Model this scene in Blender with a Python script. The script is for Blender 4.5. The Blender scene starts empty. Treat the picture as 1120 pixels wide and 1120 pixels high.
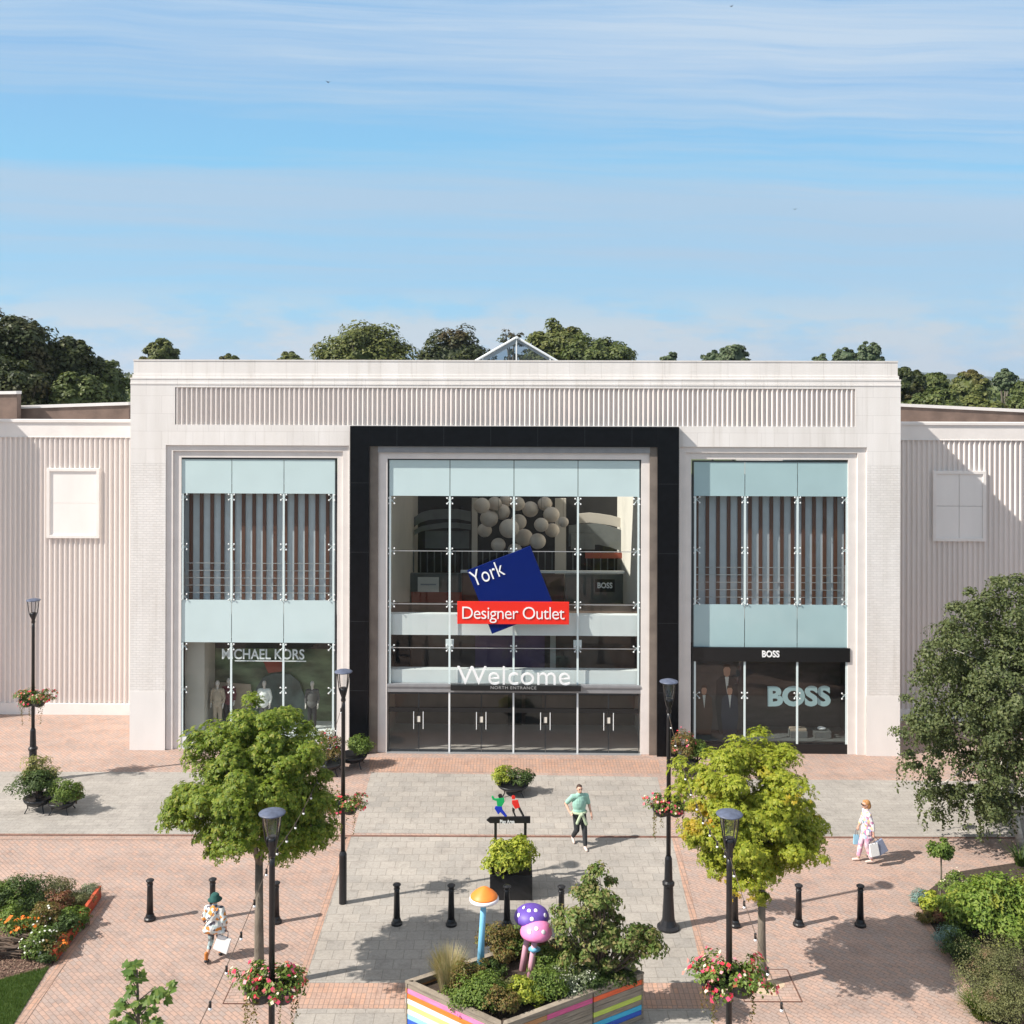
import bpy, bmesh, math, random
import numpy as np
from mathutils import Vector, Matrix

R = math.radians
PI = math.pi
S = bpy.context.scene
C = S.collection
rng = np.random.default_rng(7)
random.seed(7)

# ------------------------------------------------------------------ camera model
F, H, CX, CY, ROLL = 1150.0, 13.0, 560.0, 415.0, 0.00238


def ray(px, py):
    x, y = px - CX, py - CY
    return (x + y * ROLL) / F, (y - x * ROLL) / F


def G(px, py, z=0.0):
    """point at height z seen at a pixel of the 1120 px photograph"""
    u, v = ray(px, py)
    Y = (H - z) / v
    return u * Y, Y, z


def at(px, py, Y):
    u, v = ray(px, py)
    return u * Y, Y, H - v * Y


# building frame: origin at the left foot of the entrance block, x along facade, y into depth
O = Vector((-13.35, 36.8)); TH = math.atan2(-0.43, 26.79)
EX = Vector((math.cos(TH), math.sin(TH))); EY = Vector((-math.sin(TH), math.cos(TH)))


def P(px, py, w=0.0):
    u, v = ray(px, py)
    d = Vector((u, 1.0)); o = -O
    t = (w - o.dot(EY)) / d.dot(EY)
    return (o + d * t).dot(EX), H - v * t


def PU(px, w=0.0, py=600): return P(px, py, w)[0]
def PZ(py, w=0.0, px=560): return P(px, py, w)[1]


def W3(u, w, z):
    p = O + EX * u + EY * w
    return Vector((p.x, p.y, z))


# ------------------------------------------------------------------ materials
def _new(name):
    m = bpy.data.materials.new(name); m.use_nodes = True
    nt = m.node_tree; nt.nodes.clear()
    out = nt.nodes.new('ShaderNodeOutputMaterial')
    return m, nt, out


def N(nt, t, **kw):
    n = nt.nodes.new(t)
    for k, v in kw.items():
        if k in n.inputs: n.inputs[k].default_value = v
        else: setattr(n, k, v)
    return n


def L(nt, a, b): nt.links.new(a, b)


def ramp(nt, stops):
    r = nt.nodes.new('ShaderNodeValToRGB')
    e = r.color_ramp.elements
    while len(e) < len(stops): e.new(0.5)
    for el, (p, c) in zip(e, stops):
        el.position = p; el.color = (*c, 1) if len(c) == 3 else c
    return r


def mix(nt, fac, a, b, mode='MIX'):
    m = nt.nodes.new('ShaderNodeMix'); m.data_type = 'RGBA'; m.blend_type = mode
    for i, v in ((0, fac), (6, a), (7, b)):
        if hasattr(v, 'node'): L(nt, v, m.inputs[i])
        elif i == 0: m.inputs[0].default_value = v
        else: m.inputs[i].default_value = (*v[:3], 1)
    return m.outputs[2]


def mat(name, col, rough=0.7, var=0.12, scale=3.0, bump=0.0, bscale=40, metal=0.0, coat=0.0, detail=5, stretch=(1, 1, 1), emit=None, spec=0.5):
    m, nt, out = _new(name)
    b = N(nt, 'ShaderNodeBsdfPrincipled', Roughness=rough, Metallic=metal)
    b.inputs['Specular IOR Level'].default_value = spec
    b.inputs['Coat Weight'].default_value = coat
    tc = N(nt, 'ShaderNodeTexCoord'); mp = N(nt, 'ShaderNodeMapping'); mp.inputs['Scale'].default_value = stretch
    L(nt, tc.outputs['Object'], mp.inputs[0])
    n = N(nt, 'ShaderNodeTexNoise', Scale=scale, Detail=detail)
    L(nt, mp.outputs[0], n.inputs['Vector'])
    lo = [c * (1 - var) for c in col]; hi = [min(1, c * (1 + var)) for c in col]
    r = ramp(nt, [(0.3, lo), (0.7, hi)])
    L(nt, n.outputs['Fac'], r.inputs[0]); L(nt, r.outputs[0], b.inputs['Base Color'])
    if bump:
        n2 = N(nt, 'ShaderNodeTexNoise', Scale=bscale, Detail=3)
        L(nt, mp.outputs[0], n2.inputs['Vector'])
        bp = N(nt, 'ShaderNodeBump', Strength=bump, Distance=0.02)
        L(nt, n2.outputs['Fac'], bp.inputs['Height']); L(nt, bp.outputs[0], b.inputs['Normal'])
    if emit:
        b.inputs['Emission Color'].default_value = (*emit[0], 1); b.inputs['Emission Strength'].default_value = emit[1]
    L(nt, b.outputs[0], out.inputs[0])
    return m


def paving(name, c1, c2, mortar, bw, rh, rot=0.0, offset=0.5, msize=0.006, stain=0.12, bias=0.0, shift=0.0, rough=0.85):
    m, nt, out = _new(name)
    b = N(nt, 'ShaderNodeBsdfPrincipled', Roughness=rough)
    b.inputs['Specular IOR Level'].default_value = 0.3
    tc = N(nt, 'ShaderNodeTexCoord'); mp = N(nt, 'ShaderNodeMapping')
    mp.inputs['Rotation'].default_value = (0, 0, rot); mp.inputs['Location'].default_value = (shift, shift * .3, 0)
    L(nt, tc.outputs['Object'], mp.inputs[0])
    br = N(nt, 'ShaderNodeTexBrick', Scale=1.0)
    br.inputs['Color1'].default_value = (*c1, 1); br.inputs['Color2'].default_value = (*c2, 1); br.inputs['Mortar'].default_value = (*mortar, 1)
    br.inputs['Brick Width'].default_value = bw; br.inputs['Row Height'].default_value = rh
    br.inputs['Mortar Size'].default_value = msize; br.inputs['Mortar Smooth'].default_value = 0.3; br.inputs['Bias'].default_value = bias
    br.offset = offset
    L(nt, mp.outputs[0], br.inputs['Vector'])
    n = N(nt, 'ShaderNodeTexNoise', Scale=0.45, Detail=7, Roughness=0.65)
    L(nt, tc.outputs['Object'], n.inputs['Vector'])
    r = ramp(nt, [(0.3, (1 - stain,) * 3), (0.55, (1, 1, 1)), (0.75, (1 + stain * .5,) * 3)])
    L(nt, n.outputs['Fac'], r.inputs[0])
    n3 = N(nt, 'ShaderNodeTexNoise', Scale=14.0, Detail=4, Roughness=0.7)
    L(nt, tc.outputs['Object'], n3.inputs['Vector'])
    r3 = ramp(nt, [(0.3, (0.86,) * 3), (0.7, (1.1,) * 3)])
    L(nt, n3.outputs['Fac'], r3.inputs[0])
    c = mix(nt, 1.0, br.outputs['Color'], r.outputs[0], 'MULTIPLY')
    c = mix(nt, 1.0, c, r3.outputs[0], 'MULTIPLY')
    # scattered dark spots (gum, drips) and pale worn lanes
    v = N(nt, 'ShaderNodeTexVoronoi', Scale=1.3); L(nt, tc.outputs['Object'], v.inputs['Vector'])
    rv = ramp(nt, [(0.02, (0.72,) * 3), (0.05, (1, 1, 1))]); L(nt, v.outputs['Distance'], rv.inputs[0])
    c = mix(nt, 1.0, c, rv.outputs[0], 'MULTIPLY')
    mp2 = N(nt, 'ShaderNodeMapping'); mp2.inputs['Scale'].default_value = (.25, 1.6, 1); L(nt, tc.outputs['Object'], mp2.inputs[0])
    n4 = N(nt, 'ShaderNodeTexNoise', Scale=.7, Detail=3); L(nt, mp2.outputs[0], n4.inputs['Vector'])
    r4 = ramp(nt, [(0.4, (0.94,) * 3), (0.65, (1.05,) * 3)]); L(nt, n4.outputs['Fac'], r4.inputs[0])
    c = mix(nt, 1.0, c, r4.outputs[0], 'MULTIPLY')
    n5 = N(nt, 'ShaderNodeTexNoise', Scale=1.9, Detail=8, Roughness=.75, Distortion=.6); L(nt, tc.outputs['Object'], n5.inputs['Vector'])
    r5 = ramp(nt, [(0.36, (0.80, .79, .79)), (0.50, (1, 1, 1))]); L(nt, n5.outputs['Fac'], r5.inputs[0])
    c = mix(nt, .8, c, r5.outputs[0], 'MULTIPLY')
    v2 = N(nt, 'ShaderNodeTexVoronoi', Scale=5.5); L(nt, tc.outputs['Object'], v2.inputs['Vector'])
    rv2 = ramp(nt, [(0.05, (0.70,) * 3), (0.09, (1, 1, 1))]); L(nt, v2.outputs['Distance'], rv2.inputs[0])
    c = mix(nt, .7, c, rv2.outputs[0], 'MULTIPLY')
    L(nt, c, b.inputs['Base Color'])
    bp = N(nt, 'ShaderNodeBump', Strength=0.5, Distance=0.006)
    L(nt, br.outputs['Fac'], bp.inputs['Height']); bp.invert = True
    L(nt, bp.outputs[0], b.inputs['Normal'])
    L(nt, b.outputs[0], out.inputs[0])
    return m


def leafmat(name, cols, patch=None, trans=0.35, rough=0.55, pscale=0.9, plo=0.55, phi=0.68):
    """foliage: hue varies leaf by leaf, optionally with patches of another colour"""
    m, nt, out = _new(name)
    g = N(nt, 'ShaderNodeNewGeometry')
    k = len(cols)
    r = ramp(nt, [(i / max(1, k - 1), c) for i, c in enumerate(cols)])
    L(nt, g.outputs['Random Per Island'], r.inputs[0])
    c = r.outputs[0]
    tc = N(nt, 'ShaderNodeTexCoord')
    if patch:
        n = N(nt, 'ShaderNodeTexNoise', Scale=pscale, Detail=2); L(nt, tc.outputs['Object'], n.inputs['Vector'])
        pr = ramp(nt, [(plo, (0, 0, 0)), (phi, (1, 1, 1))]); L(nt, n.outputs['Fac'], pr.inputs[0])
        c = mix(nt, pr.outputs[0], c, patch)
    b = N(nt, 'ShaderNodeBsdfPrincipled', Roughness=rough); b.inputs['Specular IOR Level'].default_value = 0.35
    t = N(nt, 'ShaderNodeBsdfTranslucent')
    L(nt, c, b.inputs['Base Color'])
    tcx = mix(nt, 1.0, c, (1.2, 1.25, .6), 'MULTIPLY')
    L(nt, tcx, t.inputs['Color'])
    ms = N(nt, 'ShaderNodeMixShader'); ms.inputs[0].default_value = trans
    L(nt, b.outputs[0], ms.inputs[1]); L(nt, t.outputs[0], ms.inputs[2])
    L(nt, ms.outputs[0], out.inputs[0])
    return m


def glassmat(name, tint=(0.8, 0.86, 0.84), refl=1.0, rough=0.0):
    m, nt, out = _new(name)
    t = N(nt, 'ShaderNodeBsdfTransparent'); t.inputs[0].default_value = (*tint, 1)
    g = N(nt, 'ShaderNodeBsdfGlossy', Roughness=rough)
    fr = N(nt, 'ShaderNodeFresnel', IOR=1.5)
    gg = N(nt, 'ShaderNodeNewGeometry'); io = N(nt, 'ShaderNodeMath', operation='MULTIPLY_ADD'); io.inputs[1].default_value = 1 / 1.5 - 1.5; io.inputs[2].default_value = 1.5
    L(nt, gg.outputs['Backfacing'], io.inputs[0]); L(nt, io.outputs[0], fr.inputs['IOR'])   # thin sheet: same reflectance from both sides
    mm = N(nt, 'ShaderNodeMath', operation='MULTIPLY'); mm.inputs[1].default_value = refl
    L(nt, fr.outputs[0], mm.inputs[0])
    ms = N(nt, 'ShaderNodeMixShader')
    L(nt, mm.outputs[0], ms.inputs[0]); L(nt, t.outputs[0], ms.inputs[1]); L(nt, g.outputs[0], ms.inputs[2])
    L(nt, ms.outputs[0], out.inputs[0])
    return m


def wallmat(name, col, bw, rh, msize, mort, bump=0.4, var=0.05, rz=True):
    """rendered or faced wall: courses laid over x and z"""
    m, nt, out = _new(name)
    b = N(nt, 'ShaderNodeBsdfPrincipled', Roughness=0.6)
    tc = N(nt, 'ShaderNodeTexCoord'); sp = N(nt, 'ShaderNodeSeparateXYZ'); cb = N(nt, 'ShaderNodeCombineXYZ')
    ad = N(nt, 'ShaderNodeMath', operation='ADD')
    L(nt, tc.outputs['Object'], sp.inputs[0]); L(nt, sp.outputs[0], ad.inputs[0]); L(nt, sp.outputs[1], ad.inputs[1])
    L(nt, ad.outputs[0], cb.inputs[0]); L(nt, sp.outputs[2], cb.inputs[1])
    br = N(nt, 'ShaderNodeTexBrick', Scale=1.0)
    lo = tuple(c * (1 - var) for c in col); hi = tuple(min(1, c * (1 + var)) for c in col)
    br.inputs['Color1'].default_value = (*lo, 1); br.inputs['Color2'].default_value = (*hi, 1); br.inputs['Mortar'].default_value = (*mort, 1)
    br.inputs['Brick Width'].default_value = bw; br.inputs['Row Height'].default_value = rh; br.inputs['Mortar Size'].default_value = msize
    L(nt, cb.outputs[0], br.inputs['Vector'])
    mp = N(nt, 'ShaderNodeMapping'); mp.inputs['Scale'].default_value = (1.5, 1.5, .25); L(nt, tc.outputs['Object'], mp.inputs[0])
    n = N(nt, 'ShaderNodeTexNoise', Scale=1.2, Detail=6); L(nt, mp.outputs[0], n.inputs['Vector'])
    r = ramp(nt, [(0.3, (0.91, .90, .885)), (0.65, (1.02, 1.02, 1.02))]); L(nt, n.outputs['Fac'], r.inputs[0])
    c = mix(nt, 1.0, br.outputs['Color'], r.outputs[0], 'MULTIPLY')
    # thin rain streaks
    mp3 = N(nt, 'ShaderNodeMapping'); mp3.inputs['Scale'].default_value = (6, 6, .22); L(nt, tc.outputs['Object'], mp3.inputs[0])
    n3 = N(nt, 'ShaderNodeTexNoise', Scale=1.0, Detail=5, Roughness=.65); L(nt, mp3.outputs[0], n3.inputs['Vector'])
    r3 = ramp(nt, [(0.28, (0.86, .85, .83)), (0.45, (1, 1, 1))]); L(nt, n3.outputs['Fac'], r3.inputs[0])
    c = mix(nt, 1.0, c, r3.outputs[0], 'MULTIPLY')
    L(nt, c, b.inputs['Base Color'])
    bp = N(nt, 'ShaderNodeBump', Strength=bump, Distance=0.01); bp.invert = True
    L(nt, br.outputs['Fac'], bp.inputs['Height']); L(nt, bp.outputs[0], b.inputs['Normal'])
    L(nt, b.outputs[0], out.inputs[0])
    return m


def cellmat(name, cols, scale=9, rough=0.8, base=None):
    """printed cloth: patches of colour"""
    m, nt, out = _new(name)
    b = N(nt, 'ShaderNodeBsdfPrincipled', Roughness=rough)
    tc = N(nt, 'ShaderNodeTexCoord'); v = N(nt, 'ShaderNodeTexVoronoi', Scale=scale); L(nt, tc.outputs['Object'], v.inputs['Vector'])
    sp = N(nt, 'ShaderNodeSeparateColor'); L(nt, v.outputs['Color'], sp.inputs[0])
    k = len(cols)
    r = ramp(nt, [(i / k, c) for i, c in enumerate(cols)]); r.color_ramp.interpolation = 'CONSTANT'
    L(nt, sp.outputs[0], r.inputs[0]); L(nt, r.outputs[0], b.inputs['Base Color'])
    fo = N(nt, 'ShaderNodeTexNoise', Scale=7.0, Detail=3); mpf = N(nt, 'ShaderNodeMapping'); mpf.inputs['Scale'].default_value = (2.2, 2.2, .7); L(nt, tc.outputs['Object'], mpf.inputs[0]); L(nt, mpf.outputs[0], fo.inputs['Vector'])
    bp = N(nt, 'ShaderNodeBump', Strength=.9, Distance=.03); L(nt, fo.outputs['Fac'], bp.inputs['Height']); L(nt, bp.outputs[0], b.inputs['Normal'])
    L(nt, b.outputs[0], out.inputs[0])
    return m


M = {}
M['stone'] = wallmat('pale facing', (.83, .79, .76), 1.1, .62, .006, (.68, .64, .61), .3, .025)
M['stone_brick'] = wallmat('painted pale brick', (.83, .79, .76), .23, .085, .009, (.735, .70, .67), .8, .035)
M['stone_plain'] = mat('pale plaster', (.82, .78, .75), .6, .04, 1.5, .15, 30, stretch=(1, 1, .3))
M['frame_stone'] = mat('cream stone frame', (.78, .72, .68), .55, .05, 2, .1, 25)
M['wing'] = mat('cream ribbed cladding', (.75, .685, .645), .65, .07, .8, .1, 30, stretch=(1, 1, .15))
M['wing_band'] = mat('cream coping', (.80, .75, .715), .6, .06, 1.2, .1, 25)
M['black'] = mat('polished black granite', (.004, .0045, .006), .3, .3, 6, spec=.16)
M['granite_reflection'] = mat('granite reveal with painted reflection', (.20, .165, .14), .25, .2, 2)  # brownish reflection on the polished portal side, put into the base colour
M['greymetal'] = mat('grey metal', (.30, .30, .31), .4, .08, 4, metal=.3)
M['white_metal'] = mat('white coated metal', (.80, .82, .82), .4, .03, 4)
M['alu'] = mat('brushed aluminium', (.55, .56, .57), .35, .05, 8, metal=.6)
M['darkframe'] = mat('dark frame', (.03, .035, .04), .4, .1, 5)
M['spandrel'] = mat('pale teal back painted glass', (.57, .70, .71), .08, .035, .8, coat=.3)
M['spandrel_b'] = mat('teal back painted glass', (.39, .54, .56), .08, .04, .8, coat=.3)
M['glass'] = glassmat('clear glass', (.90, .945, .94), .85)
M['glass_door'] = glassmat('door glass', (.80, .80, .78), 1.4)
M['glass_dark'] = glassmat('shop window glass', (.86, .90, .90), 1.35)
M['fin_glass'] = mat('frosted glass fin', (.70, .80, .80), .15, .03, 4)
M['timber'] = mat('reddish brown slat', (.125, .05, .03), .5, .2, 5, stretch=(4, 4, .3))
M['bluegrey'] = mat('blue grey panel', (.56, .60, .63), .6, .06, 3)
M['beige'] = mat('beige interior wall', (.50, .46, .40), .7, .05, 1)
M['cream'] = mat('cream interior wall', (.72, .68, .60), .7, .04, 1)
M['int_dark'] = mat('dark interior', (.016, .015, .014), .6, .2, 2)
M['int_brown'] = mat('brown interior panelling', (.12, .078, .058), .5, .3, 1.2, stretch=(1, 1, .4))
M['int_red'] = mat('red brown shop front', (.26, .055, .03), .5, .1, 2)
M['int_floor'] = mat('interior stone floor', (.66, .64, .61), .25, .1, 1)
M['int_white'] = mat('white interior slab edge', (.80, .81, .80), .5, .03, 2)
M['int_grey'] = mat('grey interior panel', (.13, .14, .135), .5, .15, 2)
M['lantern'] = mat('cream paper lantern', (.62, .54, .46), .7, .05, 4)
M['blue_sign'] = mat('deep blue sign', (.001, .012, .125), .45, .04, 2, spec=.15)
M['red_sign'] = mat('bright red sign', (.82, .025, .012), .35, .04, 2)
M['white_letter'] = mat('white lettering', (.88, .88, .88), .4, .02, 2)
M['grey_letter'] = mat('grey lettering', (.35, .35, .35), .4, .02, 2)
M['pale_teal_letter'] = mat('pale teal vinyl lettering', (.42, .58, .60), .5, .03, 2)
M['sign_black'] = mat('black fascia', (.008, .008, .009), .35, .1, 3)
M['iron'] = mat('black cast iron paint', (.012, .012, .014), .35, .2, 12, .1, 60)
M['lamp_blue'] = mat('weathered blue grey lid', (.085, .10, .15), .45, .25, 12)
M['lampglass'] = glassmat('lamp glass', (.92, .92, .92), 1.6, .05)
M['terracotta'] = mat('rusty brown brick parapet', (.20, .135, .105), .8, .25, 1.5, .3, 20)
M['roofgrey'] = mat('grey roof membrane', (.35, .34, .33), .8, .15, .5)
M['skyglass'] = glassmat('skylight glass', (.45, .50, .55), 1.6)
M['brick'] = paving('pink block paving', (.47, .315, .25), (.375, .295, .26), (.27, .20, .165), .20, .10, R(45), .5, .008, .10)
M['brick_soldier'] = paving('orange pink soldier paving', (.50, .30, .215), (.41, .28, .225), (.27, .20, .16), .105, .21, 0, 0.0, .009, .10)
M['brick_stretch'] = paving('pink stretcher paving', (.47, .31, .245), (.385, .29, .25), (.28, .205, .165), .21, .105, R(-1), .5, .008, .10)
M['slab'] = paving('grey concrete slabs', (.385, .35, .31), (.335, .31, .28), (.27, .245, .215), .40, .40, R(-1), .5, .010, .13)
M['slab_road'] = paving('grey concrete setts', (.385, .355, .32), (.345, .32, .29), (.285, .26, .235), .40, .20, R(-1), .5, .008, .14, shift=.1)
M['kerb_red'] = mat('rust brown drain channel', (.17, .085, .06), .8, .25, 6)
M['asphalt'] = mat('car park asphalt', (.07, .07, .07), .9, .15, 2)
M['field'] = mat('rough grass field', (.07, .10, .03), .95, .35, .02, detail=8)
M['mulch'] = mat('bark mulch', (.13, .075, .055), .95, .6, 22, .8, 35)
M['soil'] = mat('dark soil', (.05, .035, .025), .95, .4, 12, .6, 35)
M['sand'] = mat('sandy tree pit', (.52, .40, .28), .95, .15, 12, .4, 60)
M['lawn'] = mat('lawn base', (.05, .10, .02), .95, .3, 6)
M['grass'] = leafmat('grass blades', [(.06, .11, .018), (.09, .15, .03), (.13, .18, .05)], trans=.25)
M['bark'] = mat('grey brown bark', (.16, .135, .105), .9, .35, 9, .8, 25, stretch=(1, 1, .35))
M['birchbark'] = mat('pale birch bark', (.55, .52, .46), .8, .35, 6, .4, 20, stretch=(1, 1, 2))
M['twig'] = mat('brown twigs', (.10, .07, .05), .9, .3, 9)
M['maple'] = leafmat('green broad leaves', [(.08, .135, .012), (.14, .21, .018), (.25, .31, .035), (.11, .17, .016), (.31, .31, .045)], trans=.36)
M['maple_y'] = leafmat('yellow green broad leaves', [(.17, .22, .016), (.28, .33, .025), (.40, .40, .045), (.21, .27, .022)], patch=(.60, .33, .03), trans=.38, pscale=.75, plo=.62, phi=.71)
M['birch'] = leafmat('small grey green leaves', [(.06, .085, .028), (.095, .12, .04), (.16, .18, .07)], trans=.28)
M['oak'] = leafmat('dark tree leaves', [(.055, .078, .02), (.09, .12, .03), (.15, .17, .05)], trans=.22)
M['oak2'] = leafmat('olive tree leaves', [(.07, .088, .02), (.11, .13, .03), (.17, .175, .045)], patch=(.14, .09, .03), trans=.22, pscale=.25)
M['oak3'] = leafmat('dark tree leaves with rust', [(.02, .032, .009), (.042, .058, .015), (.085, .095, .025)], patch=(.09, .055, .02), trans=.22, pscale=.2)
M['pine'] = leafmat('blue green needles', [(.055, .085, .04), (.085, .12, .055), (.13, .155, .075)], trans=.15)
M['yellow_shrub'] = leafmat('yellow green laurel leaves', [(.17, .24, .025), (.34, .38, .04), (.48, .49, .07), (.13, .21, .025)], trans=.33)
M['laurel'] = leafmat('bright green laurel leaves', [(.09, .155, .022), (.16, .25, .035), (.26, .33, .06), (.07, .12, .016)], patch=(.34, .34, .05), trans=.35, pscale=1.6)
M['dark_shrub'] = leafmat('dark green leaves', [(.03, .06, .012), (.06, .10, .02), (.10, .15, .035)], trans=.25)
M['mid_shrub'] = leafmat('mid green leaves', [(.07, .12, .018), (.12, .19, .03), (.20, .26, .05)], trans=.3)
M['olive_shrub'] = leafmat('olive feathery leaves', [(.09, .10, .035), (.14, .15, .055), (.20, .20, .08)], patch=(.20, .12, .07), trans=.25, pscale=1.6)
M['grey_shrub'] = leafmat('grey green leaves', [(.13, .16, .09), (.20, .24, .14), (.28, .31, .20)], trans=.25)
M['blue_shrub'] = leafmat('blue grey leaves', [(.13, .22, .20), (.20, .32, .30), (.28, .38, .35)], trans=.2)
M['yellow_olive'] = leafmat('pale yellow olive leaves', [(.20, .20, .06), (.32, .30, .10), (.13, .15, .04)], trans=.3)
M['red_shrub'] = leafmat('red brown leaves', [(.15, .05, .03), (.26, .11, .06), (.20, .16, .05)], trans=.3)
M['rust_shrub'] = leafmat('rusty mixed leaves', [(.16, .08, .03), (.12, .14, .03), (.28, .18, .06), (.09, .13, .02)], trans=.3)
M['tan_grass'] = leafmat('dry tan grass', [(.36, .28, .15), (.50, .42, .26), (.22, .24, .10)], trans=.3)
M['pink'] = leafmat('pink and red petals', [(.75, .05, .12), (.80, .12, .25), (.70, .02, .03), (.85, .35, .40), (.75, .22, .08)], trans=.25)
M['palepetal'] = leafmat('cream petals', [(.80, .72, .40), (.85, .80, .60), (.85, .55, .50)], trans=.25)
M['whitepetal'] = leafmat('white petals', [(.75, .75, .62), (.82, .80, .75)], trans=.25)
M['orangepetal'] = leafmat('orange petals', [(.85, .16, .02), (.9, .28, .03)], trans=.25)
M['wood'] = mat('weathered grey timber', (.27, .225, .175), .8, .3, 5, .4, 30, stretch=(.6, .6, 6))
M['edge_red'] = mat('red painted timber edging', (.45, .07, .025), .7, .2, 5, .3, 25)
for k, c in dict(pinkp=(.75, .22, .42), orangep=(.90, .20, .03), yellowp=(.82, .72, .22), whitep=(.75, .75, .70), lbluep=(.30, .55, .75),
                 bluep=(.03, .10, .48), magp=(.60, .10, .25), limep=(.50, .60, .10), cyanp=(.05, .42, .65), brownp=(.42, .20, .08), redp=(.80, .13, .04)).items():
    M[k] = mat('paint ' + k, c, .6, .14, 7, .2, 30, stretch=(.6, .6, 5))
M['skin'] = mat('skin', (.62, .36, .26), .5, .04, 6)
M['skin_tan'] = mat('tanned skin', (.55, .30, .20), .5, .04, 6)
M['hair_brown'] = mat('dark brown hair', (.05, .025, .015), .6, .3, 40)
M['hair_ginger'] = mat('ginger blonde hair', (.42, .20, .07), .6, .3, 40)
M['mint'] = mat('mint cotton', (.30, .52, .43), .85, .06, 8, .9, 11, stretch=(1.6, 1.6, .6))
M['sage'] = mat('sage cotton', (.42, .50, .34), .85, .1, 8, .9, 11, stretch=(1.6, 1.6, .6))
M['charcoal'] = mat('charcoal cotton', (.025, .027, .03), .85, .15, 8, .9, 11, stretch=(1.6, 1.6, .6))
M['shoe_pale'] = mat('pale shoe', (.65, .52, .46), .6, .05, 8)
M['shoe_dark'] = mat('dark shoe', (.03, .03, .035), .6, .05, 8)
M['teal_hat'] = mat('teal cotton', (.015, .085, .075), .85, .15, 12)
M['poncho'] = cellmat('white cloth with orange and grey print', [(.72, .74, .72), (.72, .74, .72), (.70, .28, .06), (.55, .66, .66), (.74, .72, .66), (.13, .12, .15), (.66, .72, .74), (.70, .28, .06)], 15)
M['rainbow'] = cellmat('white cloth with rainbow print', [(.75, .72, .76), (.55, .22, .38), (.38, .48, .68), (.78, .76, .72), (.60, .50, .28), (.76, .74, .78), (.16, .28, .36), (.66, .42, .52)], 17)
M['pinktrouser'] = cellmat('pink patterned trousers', [(.70, .50, .55), (.62, .30, .42), (.74, .62, .62), (.55, .38, .48)], 12)
M['legging'] = cellmat('grey patterned leggings', [(.10, .09, .11), (.35, .45, .45), (.06, .06, .07), (.25, .30, .30)], 14)
M['orange_sock'] = mat('orange boot', (.50, .17, .03), .7, .1, 8)
M['bag_white'] = mat('white paper bag', (.82, .82, .80), .6, .04, 6)
M['bag_blue'] = mat('slate blue bag', (.22, .25, .34), .5, .1, 6)
M['bag_teal'] = mat('pale blue bag', (.25, .48, .60), .5, .1, 6)
M['strap'] = mat('grey strap', (.12, .12, .14), .6, .1, 6)
M['suit'] = mat('grey suit', (.10, .095, .09), .8, .1, 6)
M['suit_tan'] = mat('tan jacket', (.40, .32, .24), .8, .1, 6)
M['suit_dark'] = mat('black jacket', (.02, .02, .022), .8, .1, 6)
M['mann'] = mat('pale mannequin', (.55, .50, .45), .4, .03, 6)
M['capo'] = mat('orange cap', (.90, .24, .03), .5, .06, 6)
M['capp'] = mat('purple cap', (.12, .06, .36), .5, .15, 6)
M['cappk'] = mat('pink cap', (.85, .25, .50), .5, .2, 4)
M['stalkb'] = mat('sky blue stalk', (.20, .50, .72), .4, .1, 6)
M['stalkp'] = mat('pink stalk', (.78, .42, .52), .4, .1, 6)
M['capw'] = mat('white spots', (.85, .82, .84), .4, .03, 6)
M['hill'] = mat('far wooded hill', (.035, .055, .05), .95, .3, .02, detail=8)
M['posterA'] = mat('green landscape backdrop', (.11, .15, .08), .5, .7, .9, detail=6, stretch=(1, 1, 2.5))
M['posterB'] = mat('dark brown backdrop', (.075, .055, .05), .5, .5, .8, detail=6, stretch=(1, 1, 3))
M['poster_car'] = mat('blue green windscreen shape', (.07, .10, .09), .3, .4, 3)
M['bird'] = mat('dark feathers', (.03, .03, .03), .8, .1, 6)
M['signgreen'] = mat('green paint', (.01, .42, .12), .5, .05, 6)
M['signblue'] = mat('blue paint', (.01, .04, .48), .5, .05, 6)
M['signred'] = mat('red paint', (.80, .03, .02), .5, .05, 6)

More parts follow.
